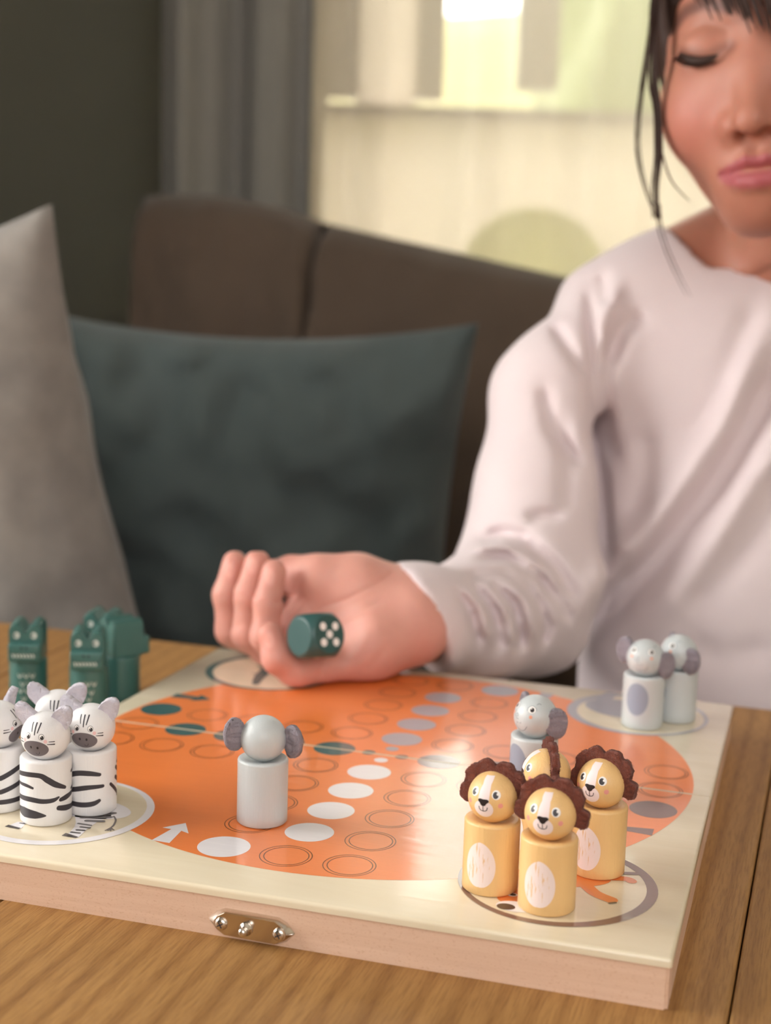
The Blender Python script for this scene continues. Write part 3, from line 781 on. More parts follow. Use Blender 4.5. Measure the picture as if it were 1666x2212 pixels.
# ================================================================== PAWNS
RB, HB, RH, CZ = .405 * U, 1.055 * U, .37 * U, 1.37 * U
def body_lathe(hb=HB):
    r = RB; c = .0011; P = [(.0001, 0), (r - c * .5, 0), (r, c * .5)]
    P += [(r, hb * k / 6) for k in range(1, 6)]
    P += [(r - c + c * math.cos(a), hb - c + c * math.sin(a)) for a in [PI / 2 * k / 6 for k in range(7)]]
    P += [(r * .72, hb - .0001), (r * .58, hb - .0009), (r * .3, hb - .0016), (.0001, hb - .0018)]
    return lathe(P, 96)
def part(name, parent, mat, shapes):
    """shapes: list of (shape2d, mapper)"""
    g = Geo()
    for sh, fn in shapes: surf(sh, fn, g)
    return obj(name, g.data(), mat, parent)
def sheet(outline, th, mat, name, parent, fuzz=0, seed=0, inner=None):
    """felt plate in the local xz plane, thickness along y"""
    bm = bmesh.new()
    vs = [bm.verts.new((x, -th / 2, z)) for x, z in outline]; f = bm.faces.new(vs)
    bmesh.ops.triangulate(bm, faces=[f])
    bmesh.ops.subdivide_edges(bm, edges=[e for e in bm.edges if e.calc_length() > .0016], cuts=2, use_grid_fill=True)
    bmesh.ops.triangulate(bm, faces=bm.faces[:])
    ex = bmesh.ops.extrude_face_region(bm, geom=bm.faces[:]); nv = [v for v in ex['geom'] if isinstance(v, bmesh.types.BMVert)]
    bmesh.ops.translate(bm, vec=(0, th, 0), verts=nv); bmesh.ops.recalc_face_normals(bm, faces=bm.faces[:])
    for v in bm.verts:
        n_ = mnoise.noise_vector(v.co * 900 + Vector((seed, 0, 0))) * .00022 + mnoise.noise_vector(v.co * 260 + Vector((seed, 0, 0))) * .00035; v.co += n_
    bm.normal_update()
    if fuzz:
        r = random.Random(seed); fc = [f for f in bm.faces]; ar = [f.calc_area() for f in fc]
        for f in r.choices(fc, ar, k=fuzz):
            p = f.calc_center_median(); n_ = f.normal.copy(); t = Vector((r.gauss(0, 1), r.gauss(0, 1), r.gauss(0, 1))); t -= n_ * t.dot(n_); t.normalize()
            s = n_.cross(t) * .00006; L = r.uniform(.0006, .0015); up = r.uniform(.1, .55)
            a = p + t * -L * .4; b = p + n_ * .00035 * up * 2 + s * r.uniform(-4, 4); c = p + t * L * .5 + n_ * L * up * .5
            q = [bm.verts.new(x) for x in (a - s, a + s, b + s, b - s, c)]
            bm.faces.new((q[0], q[1], q[2], q[3])); bm.faces.new((q[3], q[2], q[4]))
    return obj(name, bm, mat, parent)
yawface = lambda d: CAMYAW + math.radians(d)     # local -y faces the camera; + turns to the picture's right
def facing(o, px, yaw, z=0.0):
    p = onz(px[0], px[1], z); h = CP - p; base = math.atan2(h[1], h[0]) + PI / 2
    o.location = (float(p[0]), float(p[1]), z + .0003); o.rotation_euler = (0, 0, base + math.radians(yaw)); return o

# --- lion
def make_lion():
    L = empty('lion_pawn'); b = obj('body', body_lathe(), M['lion'], L); h = obj('head', sphere(RH, n=96, m=48), M['lion'], L); h.location = (0, 0, CZ)
    egg = ell2(0, .47 * U, 33, .335 * U, fn=lambda a: 1 - .10 * math.sin(a) * abs(math.cos(a)), rings=8, n=56)
    part('belly_patch', b, M['lionwhite'], [(egg, cyl(RB, .00006))])
    f = lambda k: sph(RH, 0, .00005 * k)
    part('blaze', h, M['lionface'], [(stroke2([(0, 6), (0, 25), (1, 45), (0, 70)], [26, 27, 26, 54], 8, 6, cap=False), f(1)), (ell2(0, -13, 23.5, 21, rings=8), f(1.5))])
    part('nose', h, M['black'], [(ell2(0, 4.5, 11.5, 7.5, fn=lambda a: 1.0 + .22 * math.cos(3 * (a + PI / 2)) , rings=4), f(3))])
    part('mouth', h, M['black'], [(stroke2([(0, 0), (0, -16)], 1.5, 6, 2), f(3)), (stroke2([(-10, -7), (-8, -14), (0, -16.8), (8, -14), (10, -7)], 1.6, 6, 2), f(3))])
    for s in (-1, 1):
        e = part('eye', h, M['pwhite'], [(ell2(s * 28 + 1, 22.5, 10.5, 10.5, rings=5), f(2))])
        part('pupil', e, M['black'], [(ell2(s * 28 - .5, 21.6, 6.6, 7.6, rings=4), f(3))])
        part('eye_glint', e, M['pwhite'], [(ell2(s * 28 + 4.5, 24.0, 2.9, 2.9, rings=2, n=20), f(4))])
        part('cheek', h, M['pink'], [(ell2(s * 39, -1.5, 5.6, 5.6, rings=4), f(2))])
    o2 = []
    cents = [-8, 42, 90 + 48, 188]
    N = 120; a0, a1 = -22, 202
    for k in range(N + 1):
        a = a0 + (a1 - a0) * k / N; m = min(abs(a - c) for c in (-4, 39)), min(abs(a - c) for c in (141, 184))
        # four main lobes, notches at 19, 90 and 161 degrees
        no = min(abs(a - q) for q in (19, 90, 161)); w = 1 - math.exp(-(no / 7.5) ** 2)
        sub = 1 - .05 * math.exp(-(min(abs(a - q) for q in (55, 125)) / 4) ** 2)
        rr = RH * (1.19 + .27 * w) * sub * (1 + .015 * math.sin(a * .31))
        e = min(a - a0, a1 - a) / 14.0
        if e < 1: rr = RH * (1.02 + (rr / RH - 1.02) * math.sqrt(max(0, 1 - (1 - e) ** 2)))
        o2.append((rr * math.cos(math.radians(a)), rr * math.sin(math.radians(a))))
    # closing line runs through the head along a smaller arc
    ins = [(RH * .86 * math.cos(math.radians(a)), RH * .86 * math.sin(math.radians(a))) for a in np.linspace(a1, a0, 40)]
    mn = sheet(o2 + ins, .0027, M['mane'], 'mane', L, 5200, 3); mn.location = (0, .0014, CZ)
    return L
lion = make_lion()
G_ = 'lion pawns on the brown corner circle'
spots = [((1180, 1958), 0, 'ochre lion pawn with brown mane, nearest of the four lions'), ((1058, 1916), -6, 'ochre lion pawn with brown mane, leftmost of the four lions'),
         ((1290, 1881), -11, 'ochre lion pawn with dented belly, rightmost of the four lions'), ((1171, 1857), -62, 'lion pawn turned to the side, behind the other three lions')]
for i, (px, dy, lab) in enumerate(spots):
    o = lion if i == 0 else copy_tree(lion)
    tag(o, lab, 'game pawn', G_); facing(o, px, -17 + dy)

# --- zebra
def make_zebra(strokes):
    L = empty('zebra_pawn'); b = obj('body', body_lathe(), M['zebra'], L); h = obj('head', sphere(RH * 1.04), M['zebra'], L); h.location = (0, 0, CZ)
    f = lambda k: sph(RH * 1.04, 0, .00005 * k)
    g = Geo()
    for (pts, ws) in strokes:
        n_ = len(pts)
        P, F = stroke2([(a, z * 1000) for a, z in pts], [w * 1000 for w in ws], 10, 4, sx=RB * 1000 * PI / 180)
        j = random.Random(5); P = [(a, z * .001) for a, z in P]; surf((P, F), cyl(RB, .00006), g)
    o = obj('body_stripes', g.data(), M['zdark'], b)
    part('muzzle', h, M['zgrey'], [(ell2(0, -20, 35, 22, rings=8, n=48, fn=lambda a: 1 + .05 * math.sin(a)), f(1))])
    part('nostril', h, M['black'], [(ell2(-8.5, -13, 2.6, 3.4, rings=3, n=20), f(2)), (ell2(8.5, -13.5, 2.6, 3.4, rings=3, n=20), f(2))])
    part('mouth', h, M['black'], [(stroke2([(2, -29), (6, -33), (11, -30), (12, -25)], 1.3, 6, 2), f(2))])
    part('forehead_stripes', h, M['zdark'], [(stroke2([(-15, 46), (-8.5, 24)], [3.2, 1.6], 8, 2, sx=.8), f(1)), (stroke2([(-1, 46), (0, 17)], [4, 2], 8, 2, sx=.8), f(1)), (stroke2([(13, 46), (7, 22)], [4, 2], 8, 2, sx=.8), f(1))])
    for s in (-1, 1):
        e = part('eye', h, M['zdark'], [(ell2(s * 17.5, 13, 7, 7.2, rings=4), f(1))])
        part('eye_white', e, M['pwhite'], [(ell2(s * 17.5, 13, 6.0, 6.2, rings=4), f(2))])
        part('pupil', e, M['black'], [(ell2(s * 17.5 + 1.2, 11.6, 4.1, 4.5, rings=4), f(3))])
        part('eye_glint', e, M['pwhite'], [(ell2(s * 17.5 - .6, 14, 1.3, 1.3, rings=2, n=16), f(4))])
        part('cheek', h, M['zpink'], [(ell2(s * 27, 2.5, 4.2, 4.4, rings=4), f(2))])
        part('cheek_stripes', h, M['zdark'], [(stroke2([(s * 35, 1.5), (s * 48, 1)], [1.4, 2.2], 6, 2), f(1)), (stroke2([(s * 31, -4.5), (s * 48, -5.5)], [1.4, 3.2], 6, 2), f(1))])
        rad = RH * 1.04
        ol = [(-.46, -.25), (-.50, .25), (-.44, .60), (-.26, .86), (-.02, .97), (.20, .86), (.38, .55), (.47, .15), (.44, -.25)]
        o2 = stroke_smooth(ol, 5)
        er = sheet([(x * rad * .86, z * rad * .94) for x, z in o2], .0022, M['zfelt'], 'ear', L, 260, 7 + s)
        a, e_ = math.radians(s * 52), math.radians(52)
        er.location = (rad * .86 * math.sin(math.radians(s * 47)), -.0005, CZ + rad * .86 * math.cos(math.radians(47)))
        er.rotation_euler = (Matrix.Rotation(math.radians(s * 36), 3, 'Y') @ Matrix.Rotation(math.radians(s * 12), 3, 'Z') @ Matrix.Rotation(.12, 3, 'X')).to_euler()
    return L
def stroke_smooth(P, k):
    out = []; n = len(P)
    for i in range(n - 1):
        a, b, c, d = P[max(i - 1, 0)], P[i], P[i + 1], P[min(i + 2, n - 1)]
        for j in range(k):
            t = j / k; out.append(tuple(.5 * ((2 * b[q]) + (-a[q] + c[q]) * t + (2 * a[q] - 5 * b[q] + 4 * c[q] - d[q]) * t * t + (-a[q] + 3 * b[q] - 3 * c[q] + d[q]) * t ** 3) for q in (0, 1)))
    out.append(P[-1]); return out
def zs(cx, r, bot, sc, yaw, lst):
    out = []
    for pts, ws in lst:
        q = []
        for (u, v) in pts:
            s = max(-.995, min(.995, (u - cx) / r)); az = math.degrees(math.asin(s)); vb = bot - (1 - math.cos(math.radians(az))) * r * .33
            q.append((az - yaw, (vb - v) / sc * U))
        out.append((q, [w / sc * U for w in ws]))
    return out
Z1 = zs(600, 328, 1950, 769, -28, [([(260, 1240), (350, 1270), (520, 1300), (620, 1360), (720, 1420), (835, 1458)], [58, 60, 62, 76, 72, 40]),
     ([(272, 1360), (350, 1410), (435, 1452)], [36, 44, 30]), ([(272, 1530), (400, 1590), (560, 1625), (690, 1615), (755, 1580)], [60, 64, 60, 54, 26]),
     ([(925, 1500), (850, 1580), (780, 1612)], [50, 70, 50]), ([(272, 1690), (330, 1745), (470, 1790), (590, 1806)], [70, 128, 96, 20]), ([(926, 1680), (850, 1715), (755, 1716)], [56, 74, 60])])
for k in range(3): Z1.append(([(100, (.25 + .28 * k) * U), (150, (.3 + .27 * k) * U), (200, (.26 + .28 * k) * U)], [.05 * U, .09 * U, .05 * U]))
Z2 = zs(1180, 316, 1820, 755, -20, [([(872, 1290), (1000, 1262), (1150, 1270), (1280, 1288)], [62, 66, 66, 44]), ([(872, 1462), (1100, 1450), (1320, 1432)], [60, 62, 42]),
     ([(872, 1590), (1050, 1660), (1200, 1652), (1275, 1615)], [60, 64, 62, 44]), ([(1415, 1410), (1490, 1510)], [40, 55]), ([(1480, 1195), (1495, 1215)], [50, 60]), ([(1475, 1320), (1495, 1345)], [50, 60])])
for k in range(3): Z2.append(([(100, (.25 + .28 * k) * U), (150, (.3 + .27 * k) * U), (200, (.26 + .28 * k) * U)], [.05 * U, .09 * U, .05 * U]))
zeb1 = make_zebra(Z1); zeb2 = make_zebra(Z2); zeb0 = copy_tree(zeb2); zeb3 = copy_tree(zeb1)
G_ = 'zebra pawns on the white corner circle'
tag(zeb1, 'white zebra pawn with slanting black stripes, nearest of the four zebras', 'game pawn', G_); facing(zeb1, (100, 1768), -28)
tag(zeb2, 'white zebra pawn right of the nearest one, looking slightly left', 'game pawn', G_); facing(zeb2, (197.5, 1747), -20)
tag(zeb0, 'zebra pawn at the left picture edge, its face turned right', 'game pawn', G_); facing(zeb0, (-1, 1741), 60)
tag(zeb3, 'zebra pawn mostly hidden behind the other three zebras', 'game pawn', G_); facing(zeb3, (127, 1711), -12)

# --- elephant
def make_eleph():
    L = empty('elephant_pawn'); b = obj('body', body_lathe(), M['eleph'], L); h = obj('head', sphere(RH), M['eleph'], L); h.location = (0, 0, CZ)
    f = lambda k: sph(RH, 0, .00005 * k)
    part('belly_patch', b, M['eblue'], [(ell2(-4, .62 * U, 33, .325 * U, rings=8, n=56), cyl(RB, .00006))])
    part('trunk', h, M['eline'], [(stroke2([(-4, 2), (-10, 1), (-15, 4), (-17, 9), (-14, 14), (-9, 14), (-7, 10), (-10, 7)], [1.2] * 8, 6, 2), f(1)), (stroke2([(-23, 21), (-25, 12), (-22, 4)], [1, 1.6, 1], 6, 2), f(1)),
                                    (stroke2([(-12, -8), (-8, -10), (-6, -7)], 1.1, 5, 2), f(1)), (stroke2([(0, -8), (4, -9), (5, -5)], 1.1, 5, 2), f(1))])
    part('mouth', h, M['eline'], [(stroke2([(-23, -17), (-14, -26), (0, -31), (14, -27), (24, -14)], 1.4, 6, 2), f(1))])
    for s in (-1, 1):
        e = part('eye', h, M['pwhite'], [(ell2(s * 34, 33, 12.5, 9.5, rings=5), f(1))])
        part('eye_ring', h, M['eline'], [(stroke2([(s * 34 - 14, 29), (s * 34 - 12.5, 37), (s * 34, 43.5), (s * 34 + 13, 37), (s * 34 + 14, 31)], 1.2, 6, 2), f(1))])
        part('pupil', e, M['black'], [(ell2(s * 34 + 1, 32, 6.6, 6.2, rings=4), f(2))])
        part('eye_glint', e, M['pwhite'], [(ell2(s * 34 - 1.5, 35, 2.0, 1.6, rings=2, n=16), f(3))])
        part('eyebrow', h, M['eline'], [(stroke2([(s * 50, 48), (s * 58, 51), (s * 66, 48)], 1.6, 5, 2), f(1))])
        part('cheek', h, M['ecoral'], [(ell2(s * 33, 13, 4.8, 4.6, rings=4), f(1))])
    ears = []
    for s in (-1, 1):
        ol = [(.195 * U * math.cos(a) * (1 if math.cos(a) * s > 0 else .9), .265 * U * math.sin(a) * (1 + .04 * math.cos(a))) for a in np.linspace(0, 2 * PI, 41)[:-1]]
        er = sheet(ol, .0022, M['earfelt'], 'ear', L, 1500, 11 + s)
        er.location = (s * (RH + .055 * U), .0006, CZ); ears.append(er)
    return L
eleph = make_eleph()
def elephant(src, px, yaw, lab, angs, offs):
    tag(src, lab, 'game pawn', 'grey elephant pawns'); facing(src, px, yaw)
    es = [o for o in bpy.data.objects if o.parent == src and o.name.startswith('ear')]
    es.sort(key=lambda o: o.location.x)
    for e, a, (ox, oy, oz) in zip(es, angs, offs): e.rotation_euler = (0, 0, math.radians(a)); e.location = (ox * U, oy * U, CZ + oz * U)
e2, e3, e4 = copy_tree(eleph), copy_tree(eleph), copy_tree(eleph)
elephant(eleph, (566, 1773), 172, 'pale grey elephant pawn seen from behind, alone left of centre', (-42, 38), ((-.49, .10, 0), (.44, .12, .08)))
elephant(e2, (1149, 1715), -46, 'grey elephant pawn facing left, just behind the lions', (-30, 55), ((-.40, .12, .05), (.40, .10, -.04)))
elephant(e3, (1386, 1567), -14, 'grey elephant pawn with both ears showing, on the grey corner circle', (-25, 50), ((-.43, .05, .10), (.42, -.02, -.09)))
elephant(e4, (1458, 1553), -61, 'rearmost elephant pawn, half hidden beside another on the grey corner circle', (-15, 35), ((-.40, .05, .05), (.40, .05, -.08)))

# --- crocodile
def make_croc():
    L = empty('crocodile_pawn'); b = obj('body', body_lathe(), M['croc'], L)
    W_, D_ = .70 * U, .72 * U; z0 = HB - .0002
    def prof():                 # front outline of the head: two bumps with a V groove
        w = W_ / 2
        return [(-w, 0), (w, 0), (w, .68 * U), (w * .82, .80 * U), (w * .42, .82 * U), (w * .1, .66 * U), (0, .62 * U), (-w * .1, .66 * U), (-w * .42, .82 * U), (-w * .82, .80 * U), (-w, .68 * U)]
    bm = bmesh.new(); P = prof(); a = [bm.verts.new((x, -D_ / 2, z)) for x, z in P]; f = bm.faces.new(a)
    ex = bmesh.ops.extrude_face_region(bm, geom=[f]); bmesh.ops.translate(bm, vec=(0, D_, 0), verts=[v for v in ex['geom'] if isinstance(v, bmesh.types.BMVert)])
    bmesh.ops.recalc_face_normals(bm, faces=bm.faces[:]); bmesh.ops.bevel(bm, geom=bm.edges[:], offset=.0007, segments=3, affect='EDGES')
    h = edgesplit(obj('head', bm, M['croc'], L), 50); h.location = (0, 0, z0)
    sn = edgesplit(obj('snout', box_bm(0, -D_ / 2 - .0016, .21 * U, W_ * .97, .0050, .40 * U, .0012, 3), M['croc'], L), 50); sn.location = (0, 0, z0)
    yf = -D_ / 2 - .0041 - .00005; ye = -D_ / 2 - .00006
    fl = lambda y: (lambda x, z: (x * U, y, z * U))
    part('nostrils', sn, M['crocdark'], [(ell2(-.05, .33, .03, .035, rings=2, n=16), fl(yf)), (ell2(.05, .33, .03, .035, rings=2, n=16), fl(yf))])
    part('mouth', sn, M['crocdark'], [(stroke2([(-.31, .30), (-.27, .21), (0, .20), (.25, .21), (.29, .28)], .018, 6, 2), fl(yf))])
    part('teeth', sn, M['crocwhite'], [(stroke2([(-.24 + k * .07, .19), (-.22 + k * .07, .15), (-.235 + k * .07, .115)], [.03, .035, .006], 4, 2), fl(yf)) for k in range(7)])
    for s in (-1, 1):
        e = part('eye', h, M['crocwhite'], [(ell2(s * .18, .565, .065, .07, rings=3, n=24), fl(ye))])
        part('pupil', e, M['crocdark'], [(ell2(s * .18 - .015, .565, .022, .026, rings=2, n=16), fl(ye - .00005)), (stroke2([(s * .18 - .04, .60), (s * .18 - .05, .555), (s * .18 - .03, .53)], .012, 4, 2), fl(ye - .00005))])
    g = []
    for r, (zz, xs) in enumerate(((.78, (-16, 3, 22)), (.60, (-8, 14)), (.45, (-14, 6)), (.28, (-4,)))):
        for x in xs: g += [(stroke2([(x - 7, zz * U * 1000), (x, (zz - .075) * U * 1000), (x + 7, zz * U * 1000)], [.25, .75, .25], 5, 2, sx=.18), lambda a, z: cyl(RB, .00006)(a, z * .001)),]
    part('belly_scales', b, M['crocwhite'], g)
    return L
croc = make_croc(); G_ = 'green crocodile pawns on the table'
for i, (px, yaw, lab) in enumerate([((62, 1522), -10, 'green crocodile pawn standing alone at the far left'), ((192, 1541), -6, 'green crocodile pawn with toothy face, nearest of the group of three'),
        ((224, 1494), -18, 'green crocodile pawn at the back, only eyes and ears showing'), ((262, 1513), 118, 'green crocodile pawn turned sideways beside the board edge')]):
    o = croc if i == 0 else copy_tree(croc)
    tag(o, lab, 'game pawn', G_); facing(o, px, yaw, TZ)

# --- die held in the hand
def make_die():
    h, R = .0113, .0149
    bm = bmesh.new(); bmesh.ops.create_cube(bm, size=2); bmesh.ops.subdivide_edges(bm, edges=bm.edges[:], cuts=30, use_grid_fill=True)
    for v in bm.verts:
        p = v.co.normalized() * R; v.co = Vector([max(-h, min(h, c)) for c in p])
    return bm
die_p = at(682, 1374, .777)
die = tag(obj('die', make_die(), M['die']), 'dark green wooden die with white pips resting in the open hand', 'die')
die.location = Vector(die_p)
def pips(n, axis):
    pos = {5: [(0, 0), (1, 1), (-1, 1), (1, -1), (-1, -1)], 2: [(1, 1), (-1, -1)], 3: [(0, 0), (1, 1), (-1, -1)], 4: [(1, 1), (-1, 1), (1, -1), (-1, -1)], 6: [(1, 1), (-1, 1), (1, -1), (-1, -1), (1, 0), (-1, 0)]}[n]
    g = Geo(); R = Matrix(((1, 0, 0), (0, 1, 0), (0, 0, 1)))
    fr = {'-y': lambda a, b: (a, -.01135, b), '+x': lambda a, b: (.01135, a, b), '+y': lambda a, b: (-a, .01135, b), '+z': lambda a, b: (a, b, .01135), '-z': lambda a, b: (a, -b, -.01135)}[axis]
    for (i, j) in pos: surf(ell2(i * .0041, j * .0041, .0021, .0021, rings=2, n=24), fr, g)
    return obj('pips', g.data(), M['pwhite'], die)
pips(5, '+x'); pips(2, '+y'); pips(3, '+z'); pips(4, '-z')
die.rotation_euler = (Matrix.Rotation(CAMYAW, 3, 'Z') @ Matrix.Rotation(math.radians(-6), 3, 'Y') @ Matrix.Rotation(math.radians(-17), 3, 'X') @ Matrix.Rotation(math.radians(-46), 3, 'Z')).to_euler()

#PERSON
# ================================================================== CHILD
SK = np.array(srgb(182, 122, 101)); SKH = np.array(srgb(212, 152, 138)); BLUSH = np.array(srgb(202, 120, 108)); LIP = np.array(srgb(168, 82, 90)); BROW = np.array(srgb(104, 66, 56)); NAIL = np.array(srgb(238, 190, 178))
def lerp(a, b, t): return a * (1 - t[:, None]) + b * t[:, None]
ROOT = lv(.24, 1.02, SEAT)
child = tag(empty('person', ROOT), 'child in a pale pink long-sleeved top, looking down, open hand holding the die', 'person')
TXc, SHZ = .262, 1.02
# ---- torso and arm, in level camera axes (lateral, up, depth)
A0, A1, A2, A3 = np.array([.140, .108, 1.005]), C(1190, 850, .99), C(1168, 1060, .975), C(1137, 1288, .955)
A4, A5 = C(1030, 1335, .902), C(888, 1338, .846)
def torso_sd(P, g=0.0):
    d = sd_ell(P, (TXc, .040, 1.045), (.128, .165, .090))
    d = smin(d, sd_ell(P, (TXc - .003, -.13, 1.03), (.128, .19, .092)), .06)
    d = smin(d, sd_ell(P, (TXc, -.30, 1.03), (.135, .12, .10)), .05)
    d = smin(d, sd_cap(P, (TXc - .085, .118, 1.025), (TXc + .085, .118, 1.025), .047, .047), .05)
    d = smin(d, sd_cap(P, (TXc - .025, .182, 1.03), (TXc - .115, .136, 1.02), .034, .030), .03)
    d = smin(d, sd_cap(P, (TXc + .025, .182, 1.03), (TXc + .115, .136, 1.02), .034, .030), .03)
    return d + g
def armL_sd(P): return sd_path(P, [(TXc + .125, .105, 1.02), (TXc + .175, -.06, 1.03), (TXc + .165, -.20, 1.0), (TXc + .11, -.27, .92)], [.042, .036, .036, .028], .02)
def px(P): Z = P[..., 2]; return np.stack([P[..., 0] / Z * FPX + 833, 1106 - P[..., 1] / Z * FPX], -1)
FOLD = [  # (polyline in picture columns/rows, depth of the crease in m, width px, kind)
    ([(1272, 610), (1279, 700), (1281, 800), (1282, 930), (1300, 1022), (1310, 1165), (1316, 1300)], .0065, 13),
    ([(1330, 700), (1308, 780), (1306, 930), (1330, 1010)], .0060, 20), ([(1393, 672), (1340, 720), (1318, 790)], .0045, 20),
    ([(1300, 590), (1308, 660)], .0030, 15),
    ([(1690, 760), (1630, 900), (1540, 1060), (1422, 1210), (1340, 1290), (1262, 1385)], .012, 34),
    ([(1700, 1010), (1600, 1180), (1480, 1330)], .004, 40), ([(1640, 640), (1560, 860), (1480, 960)], .0028, 28),
    ([(1195, 700), (1235, 760), (1272, 815)], .0042, 14), ([(1172, 830), (1195, 930), (1262, 1010)], .0050, 15), ([(1215, 880), (1225, 1010), (1222, 1110)], .003, 18),
    ([(1030, 1165), (1085, 1150), (1130, 1158), (1200, 1220), (1250, 1300)], .0058, 13), ([(1138, 1122), (1170, 1112), (1215, 1112)], .0045, 11),
    ([(1030, 1205), (1100, 1200), (1160, 1235), (1210, 1310)], .0040, 12), ([(1010, 1245), (1090, 1240), (1130, 1270)], .0028, 11),
    ([(1020, 1262), (1060, 1300), (1083, 1355), (1080, 1410)], .0052, 11), ([(1065, 1262), (1110, 1300), (1128, 1360), (1122, 1410)], .0055, 11),
    ([(1125, 1250), (1165, 1300), (1182, 1350), (1172, 1400)], .0048, 11), ([(1165, 1232), (1215, 1300), (1232, 1345)], .0045, 11), ([(985, 1275), (1018, 1320), (1040, 1400)], .0032, 10),
    ([(1400, 930), (1395, 1030), (1370, 1120)], .003, 26), ([(1480, 1390), (1560, 1420), (1680, 1400)], .003, 30), ([(1330, 1180), (1345, 1260), (1335, 1330)], .003, 20)]
RIDGE = [([(1655, 700), (1560, 930), (1430, 1110), (1330, 1215), (1240, 1330)], .008, 34), ([(1720, 900), (1640, 1030), (1500, 1240), (1380, 1380)], .006, 40),
         ([(1345, 600), (1298, 700), (1295, 830)], .004, 16), ([(1000, 1185), (1090, 1178), (1180, 1240), (1225, 1320)], .0035, 12), ([(1040, 1262), (1085, 1310), (1104, 1400)], .003, 12),
         ([(1090, 1255), (1140, 1300), (1155, 1390)], .003, 12), ([(1000, 1262), (1040, 1310), (1060, 1400)], .0025, 11)]
pA, pB, pN = C(826, 1232, .852), C(966, 1432, .840), C(980, 1385, .812)
cn = np.cross(pB - pA, pN - pA); cn /= np.linalg.norm(cn)
if cn @ (A5 - A4) < 0: cn = -cn
def sleeve_sd(P): return sd_path(P, [A0, A1, A2, A3, A4, A5, A5 + (A5 - A4) * .6], [.038, .034, .036, .0435, .0315, .0268, .0275], .03)
def above(P):                   # positive inside the board and the table top, which the sleeve and arm rest on
    wz = CP[2] + P[..., 0] * MR[0][2] - P[..., 1] * MR[1][2] + P[..., 2] * MR[2][2]
    wy = CP[1] + P[..., 0] * MR[0][1] - P[..., 1] * MR[1][1] + P[..., 2] * MR[2][1]
    return np.where(wy < .153, .0008 - wz, np.where(wy < .217, TZ + .001 - wz, -1.0)).astype(np.float32)
def shirt_sd(P):
    t = torso_sd(P); s = sleeve_sd(P); 
    cut = (P - pB) @ cn.astype(np.float32)
    s = smax(s, cut, .002)
    d = smin(t, s, .012); d = smin(d, armL_sd(P), .015)
    near = d < .03
    if near.any():
        Q = P[near]; uv = px(Q); o = np.zeros(len(Q), np.float32)
        for pts, a, w in FOLD:
            e, s_ = seg_uv(uv, pts); o += a * np.exp(-(e / w) ** 2) * np.clip(np.minimum(s_, 1 - s_) * 6 + .15, 0, 1)
        for pts, a, w in RIDGE:
            e, s_ = seg_uv(uv, pts); o -= a * np.exp(-(e / w) ** 2) * np.clip(np.minimum(s_, 1 - s_) * 5 + .1, 0, 1)
        o += .0016 * vnoise(Q, 28, 3) + .0007 * vnoise(Q, 90, 4)
        d[near] += np.minimum(o * 1.4, .0125)
    # cuff: hollow round the wrist, slightly rolled hem
    inner = sd_cap(P, C(1000, 1342, .882), A5 + (A5 - A4) * .5, .0185, .0262); d = smax(d, -inner, .002)
    # neck opening
    q = P - np.array([TXc + .004, .20, 1.022], np.float32); r = np.sqrt((q[..., 0] / .076) ** 2 + ((q[..., 2] + .20 * q[..., 1]) / .068) ** 2)
    cyl_ = (r - 1) * .068; cyl_ = np.maximum(cyl_, .160 - P[..., 1])
    d = smax(d, -cyl_, .004)
    # hem below the table, flat
    return np.maximum(smax(d, above(P), .003), -.385 - P[..., 1])
v, q = sdf_mesh(shirt_sd, (.0, -.40, .775), (.50, .215, 1.165), .0031)
obj_shirt = np_mesh('shirt', cam2world(v), q, M['shirt'], child, ROOT)

